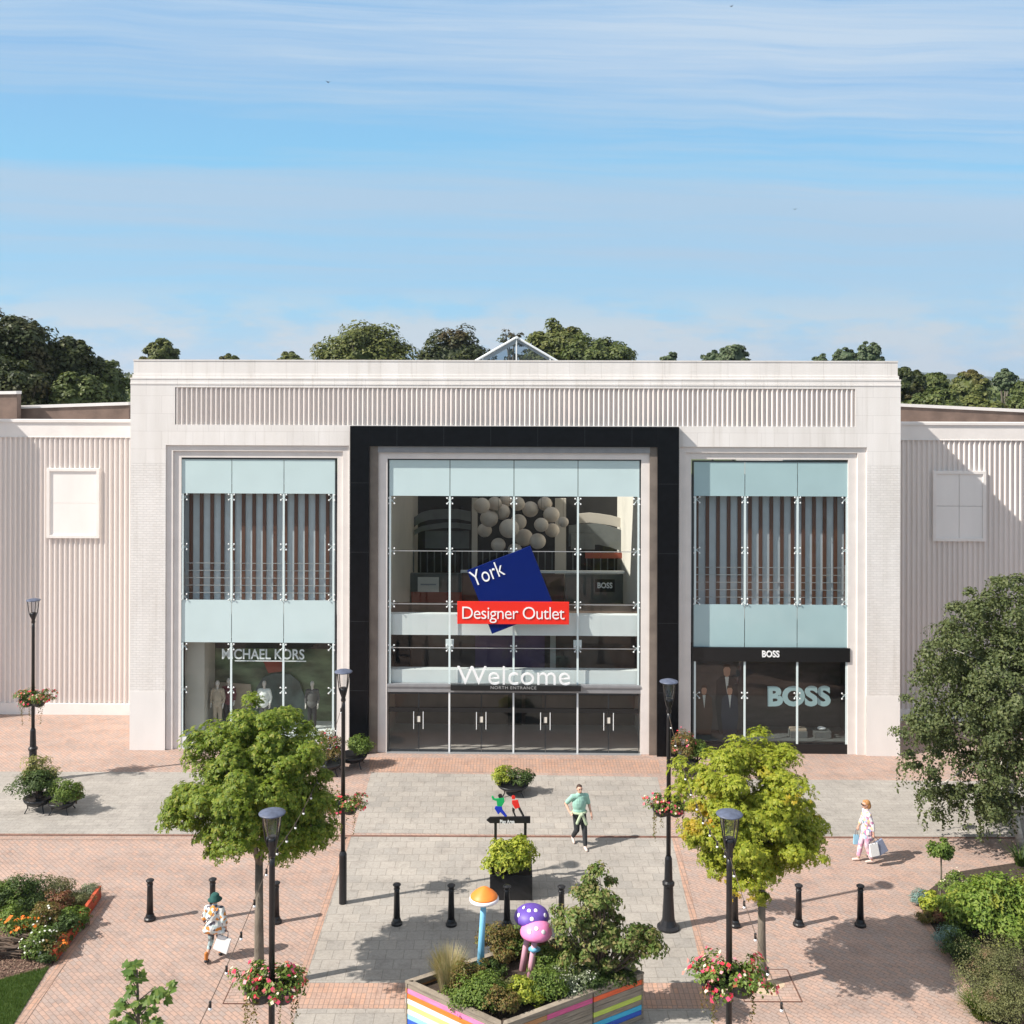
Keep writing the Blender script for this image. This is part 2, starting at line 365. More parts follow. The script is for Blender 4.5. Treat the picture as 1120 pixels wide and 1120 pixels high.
# ------------------------------------------------------------------ mesh building
class MB:
    def __init__(s): s.v = []; s.f = []

    def add(s, vs, fs):
        n = len(s.v); s.v.extend([tuple(p) for p in vs]); s.f.extend([tuple(i + n for i in f) for f in fs]); return s

    def box(s, x0, x1, y0, y1, z0, z1):
        if x0 > x1: x0, x1 = x1, x0
        if y0 > y1: y0, y1 = y1, y0
        if z0 > z1: z0, z1 = z1, z0
        vs = [(x, y, z) for z in (z0, z1) for (x, y) in ((x0, y0), (x1, y0), (x1, y1), (x0, y1))]
        return s.add(vs, [(3, 2, 1, 0), (4, 5, 6, 7), (0, 1, 5, 4), (1, 2, 6, 5), (2, 3, 7, 6), (3, 0, 4, 7)])

    def prism(s, poly, z0, z1):
        n = len(poly)
        a = sum(poly[i][0] * poly[(i + 1) % n][1] - poly[(i + 1) % n][0] * poly[i][1] for i in range(n))
        if a < 0: poly = poly[::-1]
        vs = [(x, y, z0) for x, y in poly] + [(x, y, z1) for x, y in poly]
        fs = [tuple(range(n))[::-1], tuple(range(n, 2 * n))] + [(i, (i + 1) % n, n + (i + 1) % n, n + i) for i in range(n)]
        return s.add(vs, fs)

    def plate(s, poly, y0, y1):
        """polygon in x,z given a thickness along y"""
        n = len(poly)
        a = sum(poly[i][0] * poly[(i + 1) % n][1] - poly[(i + 1) % n][0] * poly[i][1] for i in range(n))
        if a < 0: poly = poly[::-1]
        vs = [(x, y0, z) for x, z in poly] + [(x, y1, z) for x, z in poly]
        fs = [tuple(range(n)), tuple(range(n, 2 * n))[::-1]] + [((i + 1) % n, i, n + i, n + (i + 1) % n) for i in range(n)]
        return s.add(vs, fs)

    def tube(s, pts, rad, seg=10, caps=True):
        pts = [Vector(p) for p in pts]
        if not hasattr(rad, '__len__'): rad = [rad] * len(pts)
        vs = []; fs = []
        up = None
        for i, p in enumerate(pts):
            d = (pts[min(i + 1, len(pts) - 1)] - pts[max(i - 1, 0)])
            if d.length < 1e-9: d = Vector((0, 0, 1))
            d.normalize()
            if up is None:
                up = Vector((0, 0, 1)) if abs(d.z) < .9 else Vector((1, 0, 0))
            a = up - d * up.dot(d)
            if a.length < 1e-5: a = d.orthogonal()
            a.normalize(); b = d.cross(a); up = a
            for k in range(seg):
                t = 2 * PI * k / seg
                vs.append(p + (a * math.cos(t) + b * math.sin(t)) * rad[i])
        for i in range(len(pts) - 1):
            for k in range(seg):
                k2 = (k + 1) % seg
                fs.append((i * seg + k, i * seg + k2, (i + 1) * seg + k2, (i + 1) * seg + k))
        if caps:
            fs.append(tuple(range(seg))[::-1]); fs.append(tuple(range((len(pts) - 1) * seg, len(pts) * seg)))
        return s.add(vs, fs)

    def lathe(s, prof, c=(0, 0, 0), seg=20, cap=True):
        vs = []; fs = []
        for r, z in prof:
            for k in range(seg):
                t = 2 * PI * k / seg
                vs.append((c[0] + r * math.cos(t), c[1] + r * math.sin(t), c[2] + z))
        for i in range(len(prof) - 1):
            for k in range(seg):
                k2 = (k + 1) % seg
                fs.append((i * seg + k, i * seg + k2, (i + 1) * seg + k2, (i + 1) * seg + k))
        if cap:
            fs.append(tuple(range(seg))[::-1]); fs.append(tuple(range((len(prof) - 1) * seg, len(prof) * seg)))
        return s.add(vs, fs)

    def ball(s, c, r, seg=14, rings=9, rot=None):
        if not hasattr(r, '__len__'): r = (r, r, r)
        prof = [(0.0, -1)] + [(math.cos(-PI / 2 + PI * i / rings), math.sin(-PI / 2 + PI * i / rings)) for i in range(1, rings)] + [(0.0, 1)]
        vs = []; fs = []
        vs.append(Vector((0, 0, -1)))
        for (rr, z) in prof[1:-1]:
            for k in range(seg):
                t = 2 * PI * k / seg; vs.append(Vector((rr * math.cos(t), rr * math.sin(t), z)))
        vs.append(Vector((0, 0, 1)))
        m = len(prof) - 2
        for k in range(seg):
            k2 = (k + 1) % seg
            fs.append((0, 1 + k2, 1 + k)); fs.append((len(vs) - 1, 1 + (m - 1) * seg + k, 1 + (m - 1) * seg + k2))
            for i in range(m - 1):
                fs.append((1 + i * seg + k, 1 + i * seg + k2, 1 + (i + 1) * seg + k2, 1 + (i + 1) * seg + k))
        mt = rot if rot else Matrix.Identity(3)
        out = [Vector(c) + mt @ Vector((p.x * r[0], p.y * r[1], p.z * r[2])) for p in vs]
        return s.add(out, fs)

    def capsule(s, a, b, ra, rb, seg=12):
        a = Vector(a); b = Vector(b); d = (b - a); ln = d.length
        if ln < 1e-6: return s.ball(a, ra)
        d.normalize()
        pts = []; rad = []
        for i in range(1, 6):
            t = PI / 2 * i / 5 * .98 + .0
            pts.append(a - d * ra * math.cos(t)); rad.append(max(.0005, ra * math.sin(t)))
        for i in range(5):
            t = PI / 2 * (1 - i / 5)
            pts.append(b + d * rb * math.cos(t) if i else b); rad.append(rb * math.sin(t))
        pts.append(b + d * rb * .999); rad.append(rb * .04)
        return s.tube(pts, rad, seg)

    def build(s, name, m, parent=None, smooth=False, loc=None, bevel=0.0, kind=None):
        me = bpy.data.meshes.new(name); me.from_pydata(s.v, [], s.f); me.update()
        o = bpy.data.objects.new(name, me); C.objects.link(o)
        me.materials.append(m if not isinstance(m, str) else M[m])
        if parent: o.parent = parent
        if loc: o.location = loc
        if smooth:
            me.polygons.foreach_set('use_smooth', [True] * len(me.polygons))
        if bevel:
            b = o.modifiers.new('bevel', 'BEVEL'); b.width = bevel; b.segments = 2; b.limit_method = 'ANGLE'
        if kind: o['kind'] = kind
        return o


def tag(o, label, cat, group=None, kind=None):
    if label: o['label'] = label
    if cat: o['category'] = cat
    if group: o['group'] = group
    if kind: o['kind'] = kind
    return o


def thing(name, label, cat, loc=(0, 0, 0), rz=0.0, group=None):
    o = bpy.data.objects.new(name, None); C.objects.link(o)
    o.location = loc; o.rotation_euler = (0, 0, rz); o.empty_display_size = .3
    return tag(o, label, cat, group)


def copy_tree(o, parent=None):
    c = o.copy(); C.objects.link(c)
    if parent is not None: c.parent = parent
    for ch in list(o.children): copy_tree(ch, c)
    return c


def fuse(name, mb, m, parent, voxel=0.012, smooth=4, loc=None):
    """join the overlapping volumes of mb into one continuous skin"""
    me = bpy.data.meshes.new(name); me.from_pydata(mb.v, [], mb.f); me.update()
    bm = bmesh.new(); bm.from_mesh(me); bmesh.ops.recalc_face_normals(bm, faces=bm.faces[:]); bm.to_mesh(me); bm.free()
    t = bpy.data.objects.new('tmp', me); C.objects.link(t)
    r = t.modifiers.new('r', 'REMESH'); r.mode = 'VOXEL'; r.voxel_size = voxel; r.use_smooth_shade = True
    s2 = t.modifiers.new('s', 'SMOOTH'); s2.iterations = smooth; s2.factor = .5
    dg = bpy.context.evaluated_depsgraph_get()
    nm = bpy.data.meshes.new_from_object(t.evaluated_get(dg))
    bpy.data.objects.remove(t); nm.name = name
    nm.materials.clear(); nm.materials.append(M[m] if isinstance(m, str) else m)
    nm.polygons.foreach_set('use_smooth', [True] * len(nm.polygons))
    o = bpy.data.objects.new(name, nm); C.objects.link(o); o.parent = parent
    if loc: o.location = loc
    return o


def text(name, s, m, parent, x0, x1, zb, zt=None, y=0.0, ext=0.02, rot=0.0, bold=0.0, space=1.0, sx=None):
    """solid lettering facing -y, fitted between x0 and x1 on baseline zb (zt: top of the capitals)"""
    cu = bpy.data.curves.new(name, 'FONT'); cu.body = s; cu.size = 1; cu.extrude = .01; cu.offset = bold; cu.space_character = space
    cu.resolution_u = 4
    t = bpy.data.objects.new('tmp', cu); C.objects.link(t)
    dg = bpy.context.evaluated_depsgraph_get(); dg.update()
    me = bpy.data.meshes.new_from_object(t.evaluated_get(dg)); bpy.data.objects.remove(t)
    n = len(me.vertices); co = np.empty(n * 3); me.vertices.foreach_get('co', co); co = co.reshape(-1, 3)
    a, b = co[:, 0].min(), co[:, 0].max()
    k = (x1 - x0) / (b - a); kz = k if zt is None else (zt - zb) / co[:, 1].max()
    X = (co[:, 0] - a) * k; Z = co[:, 1] * kz; Yd = -np.sign(co[:, 2]) * ext / 2
    cr, sr = math.cos(rot), math.sin(rot)
    out = np.stack([x0 + X * cr - Z * sr, y + Yd, zb + X * sr + Z * cr], 1)
    me.vertices.foreach_set('co', out.ravel()); me.update()
    me.materials.clear(); me.materials.append(M[m]); me.name = name
    o = bpy.data.objects.new(name, me); C.objects.link(o); o.parent = parent
    return o


# ------------------------------------------------------------------ foliage
def unit(v): return v / np.maximum(1e-9, np.linalg.norm(v, axis=1, keepdims=True))


def leaf_arrays(pos, nor, size, ratio=.5, fold=.18, droop=0.0, r=rng, jit=.35):
    """one folded diamond leaf at every position; returns verts, tris"""
    n = len(pos)
    t = unit(np.cross(nor, r.normal(size=(n, 3)))); t[:, 2] -= droop; t = unit(t)
    b = unit(np.cross(nor, t)); nn = unit(np.cross(t, b))
    s = (size * (1 + r.uniform(-jit, jit, (n, 1))))
    base = pos - t * s * .5; tip = pos + t * s * .5
    l = pos - b * s * ratio * .5 - t * s * .08 + nn * s * fold; rr = pos + b * s * ratio * .5 - t * s * .08 + nn * s * fold
    v = np.stack([base, l, tip, rr], 1).reshape(-1, 3)
    k = np.arange(n)[:, None] * 4
    f = np.concatenate([k + [0, 1, 2], k + [0, 2, 3]], 1).reshape(-1, 3)
    return v, f


def palmate_arrays(pos, nor, size, k=5, r=rng):
    """hand-shaped compound leaves: k leaflets fanned about a drooping stalk end"""
    n = len(pos)
    t = unit(np.cross(nor, r.normal(size=(n, 3)))); b = unit(np.cross(nor, t))
    V = []; Fc = []
    s = size * (1 + r.uniform(-.3, .3, (n, 1)))
    for i in range(k):
        a = -2.0 + 4.0 * i / (k - 1)
        d = unit(t * math.cos(a) + b * math.sin(a) - nor * .35)
        side = unit(np.cross(nor, d))
        ln = s * (1 - .22 * abs(i - (k - 1) / 2))
        w = ln * .24
        p0 = pos; p2 = pos + d * ln; pm = pos + d * ln * .6
        V.append(np.stack([p0, pm - side * w, p2, pm + side * w], 1))
    V = np.stack(V, 1).reshape(-1, 3)          # n,k,4
    q = np.arange(n * k)[:, None] * 4
    f = np.concatenate([q + [0, 1, 2], q + [0, 2, 3]], 1).reshape(-1, 3)
    return V, f


def mesh_np(name, v, f, m, parent=None, loc=None):
    me = bpy.data.meshes.new(name)
    me.vertices.add(len(v)); me.vertices.foreach_set('co', np.ascontiguousarray(v, dtype=np.float32).ravel())
    nf = len(f); k = f.shape[1]
    me.loops.add(nf * k); me.loops.foreach_set('vertex_index', np.ascontiguousarray(f, dtype=np.int32).ravel())
    me.polygons.add(nf); me.polygons.foreach_set('loop_start', np.arange(0, nf * k, k, dtype=np.int32))
    me.update(calc_edges=True); me.materials.append(M[m] if isinstance(m, str) else m)
    o = bpy.data.objects.new(name, me); C.objects.link(o)
    if parent: o.parent = parent
    if loc: o.location = loc
    return o


def clumps(c, rad, n, rc, r=rng, inner=.45, flat=0.0, taper=0.0):
    """clump centres scattered through an ellipsoid, denser at its skin"""
    d = unit(r.normal(size=(n, 3)))
    if flat: d[:, 2] = np.where(d[:, 2] < -flat, -flat * r.uniform(0, 1, n), d[:, 2])
    k = inner + (1 - inner) * r.uniform(0, 1, (n, 1)) ** .5
    k *= 1 + r.normal(0, .07, (n, 1))
    p = d * k * np.array(rad)
    if taper:
        q = 1 - taper * (p[:, 2] / rad[2]); p[:, 0] *= q; p[:, 1] *= q
    return p + np.array(c), rc * r.uniform(.65, 1.25, n)


def on_clumps(cc, rc, per, c, r=rng, up=.5, shell=.35):
    """leaf positions over each clump"""
    n = len(cc) * per
    idx = np.repeat(np.arange(len(cc)), per)
    d = unit(r.normal(size=(n, 3))); d[:, 2] = np.where(d[:, 2] < -.45, -d[:, 2], d[:, 2])
    k = shell + (1 - shell) * r.uniform(0, 1, (n, 1)) ** .6
    pos = cc[idx] + d * k * rc[idx][:, None] * np.array([1, 1, .75])
    out = unit(pos - np.array(c))
    nor = unit(d * .8 + out * .5 + np.array([0, 0, up]) + r.normal(0, .35, (n, 3)))
    return pos, nor


def twigs(mb, base, targets, r0, seg=6, r=random):
    base = Vector(base)
    for t in targets:
        t = Vector(t); mid = (base + t) / 2 + Vector((r.uniform(-.1, .1), r.uniform(-.1, .1), .06)) * (t - base).length
        q1 = base.lerp(mid, .5) + Vector((0, 0, .02)); q2 = mid.lerp(t, .5)
        mb.tube([base, q1, mid, q2, t], [r0, r0 * .8, r0 * .6, r0 * .42, r0 * .2], seg)


def shrub(name, label, c, rad, m, n=900, size=.07, group=None, ncl=None, cat='shrub', kind='leaf', ratio=.5, extra=None, stem=True, up=.5, rcf=.42):
    """a low plant: leafy crown on short woody stems. c = centre of its foot"""
    t = thing(name, label, cat, c, 0, group)
    cc, rc = clumps((0, 0, rad[2] * .80), (rad[0] * .88, rad[1] * .88, rad[2] * .80), ncl or 34, rcf * (rad[0] * rad[1] * rad[2]) ** (1 / 3), flat=.6, inner=.35)
    pos, nor = on_clumps(cc, rc, max(4, int(n * 1.7) // len(cc)), (0, 0, rad[2] * .7), up=up)
    pos[:, 2] = np.maximum(pos[:, 2], .02)
    v, f = (palmate_arrays(pos, nor, size) if kind == 'palmate' else leaf_arrays(pos, nor, size, ratio))
    mesh_np('foliage', v, f, m, t)
    if stem:
        mb = MB(); twigs(mb, (0, 0, -.02), [tuple(p) for p in cc[:9]], .018, 5); mb.build('stem', 'twig', t)
    if extra:
        em, en, es = extra
        pk = rng.choice(len(pos), en); pp = pos[pk] + nor[pk] * size * .6; pp[:, 2] += size * .5
        v, f = leaf_arrays(pp, unit(nor[pk] + np.array([0, -.4, .6])), es, .9, .05)
        mesh_np('flowers', v, f, em, t)
    return t


def blades(name, label, c, rad, h, m, n=500, w=.012, group=None, spread=.6, cat='grass'):
    """a tussock of arching blades"""
    r = rng
    a = r.uniform(0, 2 * PI, n); q = np.sqrt(r.uniform(0, 1, n)) * .35
    b = np.stack([np.cos(a) * q * rad, np.sin(a) * q * rad, np.zeros(n)], 1)
    d = np.stack([np.cos(a), np.sin(a), np.zeros(n)], 1); ln = h * r.uniform(.6, 1.1, n)[:, None]
    sp = spread * r.uniform(.2, 1.3, n)[:, None] * rad
    m1 = b + d * sp * .3 + np.array([0, 0, .55]) * ln; tp = b + d * sp + np.array([0, 0, .95]) * ln
    s = np.stack([-np.sin(a), np.cos(a), np.zeros(n)], 1) * w
    v = np.stack([b - s, b + s, m1 + s * .8, m1 - s * .8, tp], 1).reshape(-1, 3)
    k = np.arange(n)[:, None] * 5
    f = np.concatenate([k + [0, 1, 2], k + [0, 2, 3], k + [3, 2, 4]], 1).reshape(-1, 3)
    o = mesh_np(name, v, f, m, None, c)
    return tag(o, label, cat, group)


# ------------------------------------------------------------------ ground
def sheet(name, poly, z, m, kind='structure', parent=None):
    mb = MB(); n = len(poly)
    a = sum(poly[i][0] * poly[(i + 1) % n][1] - poly[(i + 1) % n][0] * poly[i][1] for i in range(n))
    if a < 0: poly = poly[::-1]
    mb.add([(x, y, z) for x, y in poly], [tuple(range(n))])
    o = mb.build(name, m); o['kind'] = kind
    return o


def g2(px, py): return G(px, py)[:2]


sheet('ground', [(-3000, -1500), (3000, -1500), (3000, 5000), (-3000, 5000)], -.012, 'field')
sheet('car_park', [(-70, -70), (70, -70), (70, 4.0), (-70, 4.0)], -.006, 'asphalt')
sheet('brick_paving', [(-45, 4.0), (45, 4.0), (45, 44), (-45, 44)], 0.0, 'brick')
kl, kr = g2(-200, 912.5), g2(1320, 919)
# the grey road band, split left and right of the entrance path, and the path itself
sheet('paved_road_left', [g2(-260, 843), g2(300, 845), g2(262, 912.6), g2(-260, 910.5)], .004, 'slab_road')
sheet('paved_road_right', [g2(770, 852), g2(1400, 857), g2(1400, 917.5), g2(786, 915.4)], .004, 'slab_road')
pl = [g2(406, 845), g2(386.5, 911)]; pr_ = [g2(719, 850), g2(734, 914.5)]
sheet('entrance_path', [pl[0], pr_[0], pr_[1], pl[1]], .004, 'slab')
sheet('entrance_path_front', [g2(384, 915), g2(735, 917), g2(771, 1075), g2(332, 1075)], .004, 'slab')
sheet('brick_band', [g2(332, 1075.5), g2(771, 1075.5), g2(777, 1103), g2(324, 1103)], .004, 'brick_soldier')
sheet('entrance_path_near', [g2(324, 1103.5), g2(777, 1103.5), (3.45, 12), (-3.75, 12)], .004, 'slab')
sheet('brick_border_left', [g2(378, 915), g2(384, 915), g2(324, 1103), g2(315, 1103)], .008, 'brick_soldier')
sheet('brick_border_right', [g2(735, 917), g2(741, 917), g2(786, 1103), g2(777, 1103)], .008, 'brick_soldier')
sheet('brick_threshold', [g2(404, 828.6), g2(720, 831), g2(722, 846), g2(404, 844)], .004, 'brick_soldier')
sheet('drain_channel', [g2(-250, 911.8), g2(1380, 916.6), g2(1380, 918.2), g2(-250, 913.4)], .010, 'kerb_red')
sheet('brick_border_road', [g2(-250, 914.4), g2(380, 916.0), g2(377, 919.5), g2(-250, 917.9)], .008, 'brick_stretch')
# pale drying streaks are in the slab material; paving along the left lawn
sheet('brick_edge_left', [g2(113, 985), g2(119, 985), g2(24, 1124), g2(13, 1124)], .008, 'brick_soldier')
sheet('brick_edge_right', [g2(994, 985), g2(1002, 985), g2(1092, 1124), g2(1080, 1124)], .008, 'brick_soldier')
# planting beds
lawn_poly = [g2(-60, 1086), g2(0, 1072), g2(54, 1058), g2(14, 1122), g2(-2, 1150), g2(-120, 1150)]
sheet('lawn_base', lawn_poly, .010, 'lawn')
sheet('mulch_bed', [g2(-70, 968), g2(110, 978), g2(56, 1058), g2(0, 1072), g2(-80, 1090)], .012, 'mulch')
sheet('soil_bed', [g2(1002, 985), g2(1040, 955), g2(1200, 930), g2(1320, 1124), g2(1088, 1124)], .012, 'soil')
# worn lawn blades
def in_poly(x, y, poly):
    c = np.zeros(len(x), bool); n = len(poly)
    for i in range(n):
        x0, y0 = poly[i]; x1, y1 = poly[(i + 1) % n]
        k = ((y0 > y) != (y1 > y)) & (x < (x1 - x0) * (y - y0) / (y1 - y0 + 1e-12) + x0)
        c ^= k
    return c
xs = np.array([p[0] for p in lawn_poly]); ys = np.array([p[1] for p in lawn_poly])
bx = rng.uniform(xs.min(), xs.max(), 60000); by = rng.uniform(ys.min(), ys.max(), 60000)
k = in_poly(bx, by, lawn_poly); bx, by = bx[k][:26000], by[k][:26000]; n = len(bx)
a = rng.uniform(0, 2 * PI, n); hgt = rng.uniform(.03, .07, n)
b0 = np.stack([bx, by, np.full(n, .008)], 1); sd = np.stack([np.cos(a), np.sin(a), 0 * a], 1) * .006
tp = b0 + np.stack([np.sin(a) * .02, np.cos(a) * .02, hgt], 1)
v = np.stack([b0 - sd, b0 + sd, tp], 1).reshape(-1, 3); f = (np.arange(n)[:, None] * 3 + [0, 1, 2])
tag(mesh_np('lawn_grass', v, f, 'grass'), 'short mown green grass in the bottom left corner', 'grass', kind='stuff')
# bark chips
n = 1500
mp_ = [g2(-10, 1010), g2(70, 1015), g2(66, 1050), g2(54, 1058), g2(0, 1070), g2(-20, 1072)]
xs = np.array([p[0] for p in mp_]); ys = np.array([p[1] for p in mp_])
bx = rng.uniform(xs.min(), xs.max(), 6000); by = rng.uniform(ys.min(), ys.max(), 6000); k = in_poly(bx, by, mp_); bx, by = bx[k][:2600], by[k][:2600]
v, f = leaf_arrays(np.stack([bx, by, np.full(len(bx), .03)], 1), unit(rng.normal(0, .4, (len(bx), 3)) + [0, 0, 1]), .06, .4, .05)
M['chip'] = leafmat('bark chips', [(.10, .055, .04), (.22, .14, .10), (.34, .25, .18)], trans=0.0, rough=.9)
tag(mesh_np('bark_chips', v, f, 'chip'), 'brown bark chips beside the lawn', 'bark', kind='stuff')

# tree pits
def tree_pit(cx, cy, label, m='sand'):
    t = thing('tree_pit', label, 'tree pit', (cx, cy, 0), 0, 'square tree pits')
    MB().box(-.585, .585, -.585, .585, .004, .014).build('pit_fill', m, t)
    fr = MB(); 
    for s in (-1, 1):
        fr.box(s * .60 - .007, s * .60 + .007, -.607, .607, .003, .020); fr.box(-.590, .590, s * .60 - .007, s * .60 + .007, .003, .020)
    fr.build('pit_frame', 'kerb_red', t)
TL = G(283, 1080); TR = G(833, 1078)
tree_pit(TL[0], TL[1], 'square brick-filled tree pit at the foot of the green tree on the left', 'brick_stretch')
tree_pit(TR[0] + .1, TR[1], 'square tree pit with a sandy patch at the foot of the yellowing tree', 'brick_stretch')
pit_ = bpy.data.objects['tree_pit.001']; pp_ = [(.34 * (1 + .25 * math.sin(3 * a) + .18 * math.sin(5 * a + 1)) * math.cos(a) - .02, .40 * (1 + .22 * math.sin(2 * a + 2)) * math.sin(a) - .06) for a in [2 * PI * i / 28 for i in range(28)]]
MB().prism(pp_, .012, .018).build('sand_patch', 'sand', pit_)

# ------------------------------------------------------------------ building
BW = 26.8
B = thing('shopping_centre', 'low white shopping centre with black framed glass entrance and ribbed side wings', 'building', (O.x, O.y, 0), TH)
def part(mb, name, m, parent=B, **k): return mb.build(name, m, parent, **k)

def each(name, m, boxes, parent=B, **k):
    return [MB().box(*b).build(name, m, parent, **k) for b in boxes]

# key lines
wl0, wl1 = PU(181), PU(381.5); pl0, pl1 = PU(382.5, -.25), PU(742.5, -.25); wr0, wr1 = PU(743.5), PU(948)
zw = PZ(488); zp = PZ(466.5, -.25); f0, f1 = PU(191), PU(935); zf0, zf1 = PZ(465.5), PZ(424.5)
zc = PZ(414, 0); zt = 13.67
T = .5
w = MB()
w.box(0, wl0, 0, T, PZ(508), zp); w.box(wr1, BW, 0, T, PZ(508), zp)               # smooth upper piers
w.box(wl0, pl0, 0, T, zw, zp); w.box(pl1, wr1, 0, T, zw, zp)
w.box(0, BW, 0, T, zp, zf0)
w.box(0, f0, 0, T, zf0, zf1); w.box(f1, BW, 0, T, zf0, zf1)
w.box(0, BW, 0, T, zf1, zc)
w.box(0, .45, T, 15, 0, zc); w.box(BW - .45, BW, T, 15, 0, zc)
part(w, 'entrance_wall', 'stone')
each('brick_pier', 'stone_brick', [(0, wl0, 0, T, 0, PZ(508)), (wr1, BW, 0, T, 0, PZ(508)), (wl1, pl0 + .02, .003, T, 0, zw), (pl1 - .02, wr0, .003, T, 0, zw)])
z10 = PZ(759)
each('smooth_plinth', 'stone_plain', [(-.004, wl0, -.004, .3, 0, z10), (wr1, BW + .004, -.004, .3, 0, z10)])
w = MB()
w.box(.05, BW - .05, .025, .55, zc, zc + .12); w.box(.09, BW - .09, .045, .6, zc + .12, zt - .05); w.box(.075, BW - .075, .03, .68, zt - .05, zt)
w.box(-.012, BW + .012, -.014, .0, zf1 + .10, zf1 + .16); w.box(-.012, BW + .012, -.012, .02, zc - .05, zc + .003)
w.box(.10, .6, .6, 15, zc, zt - .02); w.box(BW - .6, BW - .10, .6, 15, zc, zt - .02)
part(w, 'parapet', 'stone')
# ribbed frieze
def ribs(u0, u1, z0, z1, y, pitch, depth, duty=.45):
    mb = MB(); n = int(round((u1 - u0) / pitch)); p = (u1 - u0) / n
    prof = []
    for i in range(n):
        b0 = u0 + i * p
        for (q, d) in ((0, 0), (.12, 0), (.24, .75), (.34, 1), (.50, 1), (.60, .75), (.72, 0)):
            prof.append((b0 + q * p, y - d * depth))
    prof.append((u1, y))
    k = len(prof)
    mb.add([(x, yy, z0) for x, yy in prof] + [(x, yy, z1) for x, yy in prof], [(i, i + 1, k + i + 1, k + i) for i in range(k - 1)])
    return mb
part(ribs(f0, f1, zf0, zf1, .085, .171, .075), 'ribbed_frieze', 'wing')
# nested frames
def ring(mb, u0, u1, z1, du0, du1, dz, y0, y1, z0=0.0):
    mb.box(u0, u0 + du0, y0, y1, z0, z1); mb.box(u1 - du1, u1, y0, y1, z0, z1); mb.box(u0 + du0, u1 - du1, y0, y1, z1 - dz, z1)
px1 = 1 / 31.4
w = MB()
ring(w, wl0, wl1, zw, 7.5 * px1, 7 * px1, 6.5 * px1, .07, .4)
ring(w, wl0 + 7.5 * px1, wl1 - 7 * px1, zw - 6.5 * px1, 8.5 * px1, 6.5 * px1, 7.5 * px1, .14, .4)
part(w, 'stepped_stone_frame', 'frame_stone', bevel=.004); w = MB()
ring(w, wr0, wr1, zw, 6.5 * px1, 9.5 * px1, 6.5 * px1, .07, .4)
ring(w, wr0 + 6.5 * px1, wr1 - 9.5 * px1, zw - 6.5 * px1, 6.5 * px1, 9.5 * px1, 7.5 * px1, .14, .4)
part(w, 'stepped_stone_frame', 'frame_stone', bevel=.004)
# portal
pb = MB(); ring(pb, pl0, pl1, zp, 21 * px1, 23 * px1, 22 * px1, -.25, .35)
portal = part(pb, 'portal', 'black', bevel=.004)
joint = MB()
for zz in (2.2, 4.6, 7.0, 9.4):
    joint.box(pl0 - .001, pl0 + 21 * px1 + .001, -.2525, -.2, zz, zz + .008); joint.box(pl1 - 23 * px1 - .001, pl1 + .001, -.2525, -.2, zz, zz + .008)
for i in range(1, 7):
    x = pl0 + (pl1 - pl0) * i / 7; joint.box(x, x + .008, -.2525, -.2, zp - 22 * px1 - .001, zp + .001)
joint.build('panel_joints', 'darkframe', portal)['kind'] = 'stuff'
q0, q1, qz = pl0 + 21 * px1, pl1 - 23 * px1, zp - 22 * px1
each('granite_reveal', 'granite_reflection', [(q0, q0 + 9 * px1, -.12, .3, 0, qz), (q1 - 8 * px1, q1, -.12, .3, 0, qz)])
w = MB(); w.box(q0 + 9 * px1, q1 - 8 * px1, -.12, .3, qz - 7 * px1, qz); part(w, 'metal_head', 'greymetal')
r0, r1, rz_ = q0 + 9 * px1, q1 - 8 * px1, qz - 7 * px1
w = MB(); ring(w, r0, r1, rz_, 10 * px1, 9 * px1, 7 * px1, -.03, .3); part(w, 'stone_reveal', 'frame_stone', bevel=.004)
g0, g1, gz = r0 + 10 * px1, r1 - 9 * px1, rz_ - 7 * px1
GW = .06

def glazing(name, u0, u1, ztop, cols, rows, y, spm, gm, zbot):
    """rows: list of (z_low, z_high, 'spandrel'|'pane'); cols: list of joint u"""
    fr = MB(); e = .045
    fr.box(u0, u0 + e, y - .03, y + .09, zbot, ztop); fr.box(u1 - e, u1, y - .03, y + .09, zbot, ztop); fr.box(u0 + e, u1 - e, y - .03, y + .09, ztop - e, ztop)
    p = part(fr, name, 'darkframe')
    xs = [u0 + e] + list(cols) + [u1 - e]
    for (za, zb_, kd) in rows:
        for i in range(len(xs) - 1):
            a, b = xs[i] + .012, xs[i + 1] - .012
            if kd == 'spandrel':
                MB().box(a, b, y - .012, y + .012, za + .01, min(zb_ - .01, ztop - e - .003)).build('spandrel_panel', spm, p)
            else:
                mb = MB(); mb.add([(a, y, za + .006), (b, y, za + .006), (b, y, zb_ - .006), (a, y, zb_ - .006)], [(0, 1, 2, 3)]); mb.build('pane', gm, p)
    return p

def spider(mb, x, z, y):
    for sx in (-1, 1):
        for sz in (-1, 1):
            mb.tube([(x, y + .05, z), (x + sx * .085, y + .03, z + sz * .085), (x + sx * .095, y - .022, z + sz * .095)], [.018, .014, .014], 6)
            mb.ball((x + sx * .095, y - .028, z + sz * .095), (.03, .012, .03), 8, 6)

